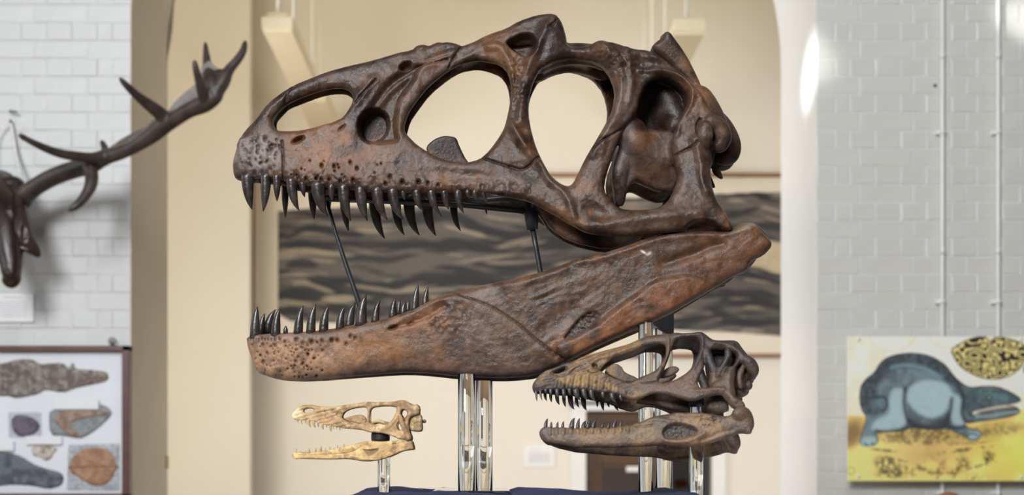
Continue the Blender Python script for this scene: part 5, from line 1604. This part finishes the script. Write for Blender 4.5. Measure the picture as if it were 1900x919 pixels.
blob('ear', [[(34, 366, 6.02, 8), (38, 390, 5.985, 10.5), (39, 415, 5.965, 14), (42, 440, 5.96, 17), (54, 455, 5.965, 13), (64, 464, 5.97, 9), (71, 474, 5.975, 3.5)]], M['hide'], stag, .003, .01,
     carve=[(45, 428, 5.922, .014, .014, .046)])
tube('ear_rim', [W(*p) for p in ((31, 400, 5.945), (27, 418, 5.938), (25.5, 434, 5.932), (29, 449, 5.932), (39, 459, 5.935), (52, 463.5, 5.94))], [.002, .004, .005, .005, .0045, .002], plain('ear_rim_pale', (0.42, 0.33, 0.29), 0.4, 0.2), stag, 8, origin=stag.location)
tube('ear_stub', [W(19, 340, 6.05), W(20, 322, 6.04)], [.007, .003], M['hide'], stag, 8, origin=stag.location)
beam = [(44, 364, 6.04, 17), (62, 350, 6.02, 15), (88, 334, 6.0, 15), (115, 322, 5.97, 15), (140, 314, 5.95, 15), (168, 304, 5.92, 17), (195, 292, 5.90, 13), (222, 284, 5.88, 11.5), (250, 272, 5.85, 11), (280, 252, 5.82, 14), (305, 232, 5.80, 15), (330, 217, 5.78, 13), (352, 204, 5.76, 13), (380, 192, 5.74, 15), (402, 178, 5.72, 12)]
ant = blob('antler', [beam,
     [(195, 292, 5.90, 12), (170, 293, 5.86, 8.5), (140, 290, 5.82, 8), (112, 285, 5.78, 7), (86, 276, 5.74, 6), (62, 265, 5.7, 4.6), (45, 256, 5.68, 3.4), (37, 251, 5.67, 2.2)],
     [(162, 306, 5.92, 12), (170, 325, 5.90, 11), (168, 345, 5.88, 10), (158, 364, 5.86, 8), (144, 380, 5.84, 6), (129, 390, 5.83, 3)],
     [(310, 226, 5.80, 13), (296, 210, 5.77, 11), (278, 196, 5.73, 9.5), (256, 179, 5.69, 7), (236, 160, 5.65, 5), (223, 146, 5.63, 2.4)],
     [(382, 188, 5.73, 9), (375, 172, 5.69, 8), (369, 150, 5.66, 6), (364, 130, 5.64, 4.6), (361, 114, 5.63, 2.6)],
     [(396, 170, 5.72, 12), (392, 150, 5.74, 14), (386, 128, 5.76, 8.5), (383, 105, 5.78, 5.5), (381, 80, 5.79, 2.4)],
     [(402, 172, 5.72, 11), (414, 150, 5.73, 12), (425, 130, 5.74, 8), (440, 112, 5.75, 6.5), (451, 95, 5.76, 5.2), (455, 78, 5.77, 3)],
     [(395, 168, 5.74, 13), (402, 146, 5.75, 12), (408, 138, 5.75, 9)], [(388, 130, 5.76, 6), (400, 142, 5.755, 9), (416, 140, 5.75, 9)],
     [(200, 288, 5.90, 7), (194, 274, 5.93, 5), (189, 263, 5.95, 3)]], M['antler'], stag, .003, .010)
# the broad paler faces of the palmed antler, behind its thick front edge
def palm(name, pts, Y0, Y1, rim):
    bm = bmesh.new()
    n = len(pts)
    fr, bk = [], []
    for i, (px, py) in enumerate(pts):
        Yv = Y0 + (Y1 - Y0) * i / (n - 1) if n > 1 else Y0
        p = W(px, py, Yv) - stag.location
        fr.append(bm.verts.new(p)); bk.append(bm.verts.new(p + Vector((0, .012, 0))))
    bm.faces.new(fr); bm.faces.new(bk)
    for i in range(n): bm.faces.new((fr[i], fr[(i + 1) % n], bk[(i + 1) % n], bk[i]))
    bmesh.ops.triangulate(bm, faces=bm.faces)
    return from_bm(name, bm, M['palm'], stag)
palm('antler_palm', [(310, 208), (322, 192), (340, 174), (362, 157), (372, 160), (368, 182), (352, 198), (330, 208)], 5.80, 5.80, 0)
palm('antler_palm', [(176, 290), (200, 276), (225, 258), (250, 244), (272, 234), (286, 222), (292, 236), (284, 250), (262, 264), (230, 280), (205, 288)], 5.91, 5.86, 0)
palm('antler_palm', [(374, 122), (388, 112), (398, 122), (410, 131), (420, 132), (424, 142), (412, 160), (398, 172), (384, 176), (376, 165), (372, 145)], 5.735, 5.735, 0)
nl = empty('wall_nail', W(19, 224, YF), 'bent nail in the left brick wall above the stag head', 'nail')
tube('nail', [W(19, 224, YF + .01), W(19, 224, YF - .05)], .005, M['darkmetal'], nl, 8, origin=nl.location)
tube('hook', [W(18, 206, YF), W(19, 206, YF - .03), W(32, 208, YF - .035)], .004, M['darkmetal'], nl, 8, origin=nl.location)
o = tube('hanging_cord', [Vector(q) for q in spline([W(19, 226, YF - .03), W(24, 245, YF - .03), (W(28, 275, YF - .04)), W(34, 305, YF - .08), W(40, 330, YF - .14), W(44, 345, YF - .17)], 4)], .0065, plain('cord_white', (0.70, 0.70, 0.68), 0.8, 0.15, 60), None, 8)
tag(o, 'white cord running from the nail down to the stag head', 'cord')
o = tube('hanging_cord', [Vector(q) for q in spline([W(14, 228, YF - .035), W(6, 240, YF - .03), W(-8, 262, YF - .05), W(-30, 330, YF - .16)], 4)], .003, M['cable'], None, 8)
tag(o, 'thin white cord slanting from the nail to the left photo edge', 'cord')

# a terracotta pot top that just enters the frame under the poster
tp = empty('pot', (W(1760, 919, 5.9).x, 5.9, zz(990, 5.9)), 'rounded terracotta pot top peeping in beneath the poster board', 'pot')
bm = bmesh.new()
bm_tube(bm, [(0, 0, 0), (0, 0, .03), (0, 0, .08), (0, 0, .13), (0, 0, .155), (0, 0, .1635)], [.03, .05, .06, .052, .035, .01], 24)
from_bm('body', bm, plain('terracotta', (0.36, 0.13, 0.06), 0.5, 0.15), tp, smooth=True)
pd = empty('pedestal', (tp.location.x, 5.9, 0), 'white pedestal below the frame that carries the terracotta pot', 'pedestal')
box('column', (tp.location.x - .1, 5.8, 0), (tp.location.x + .1, 6.0, tp.location.z), M['white'], pd, .004, pd.location)
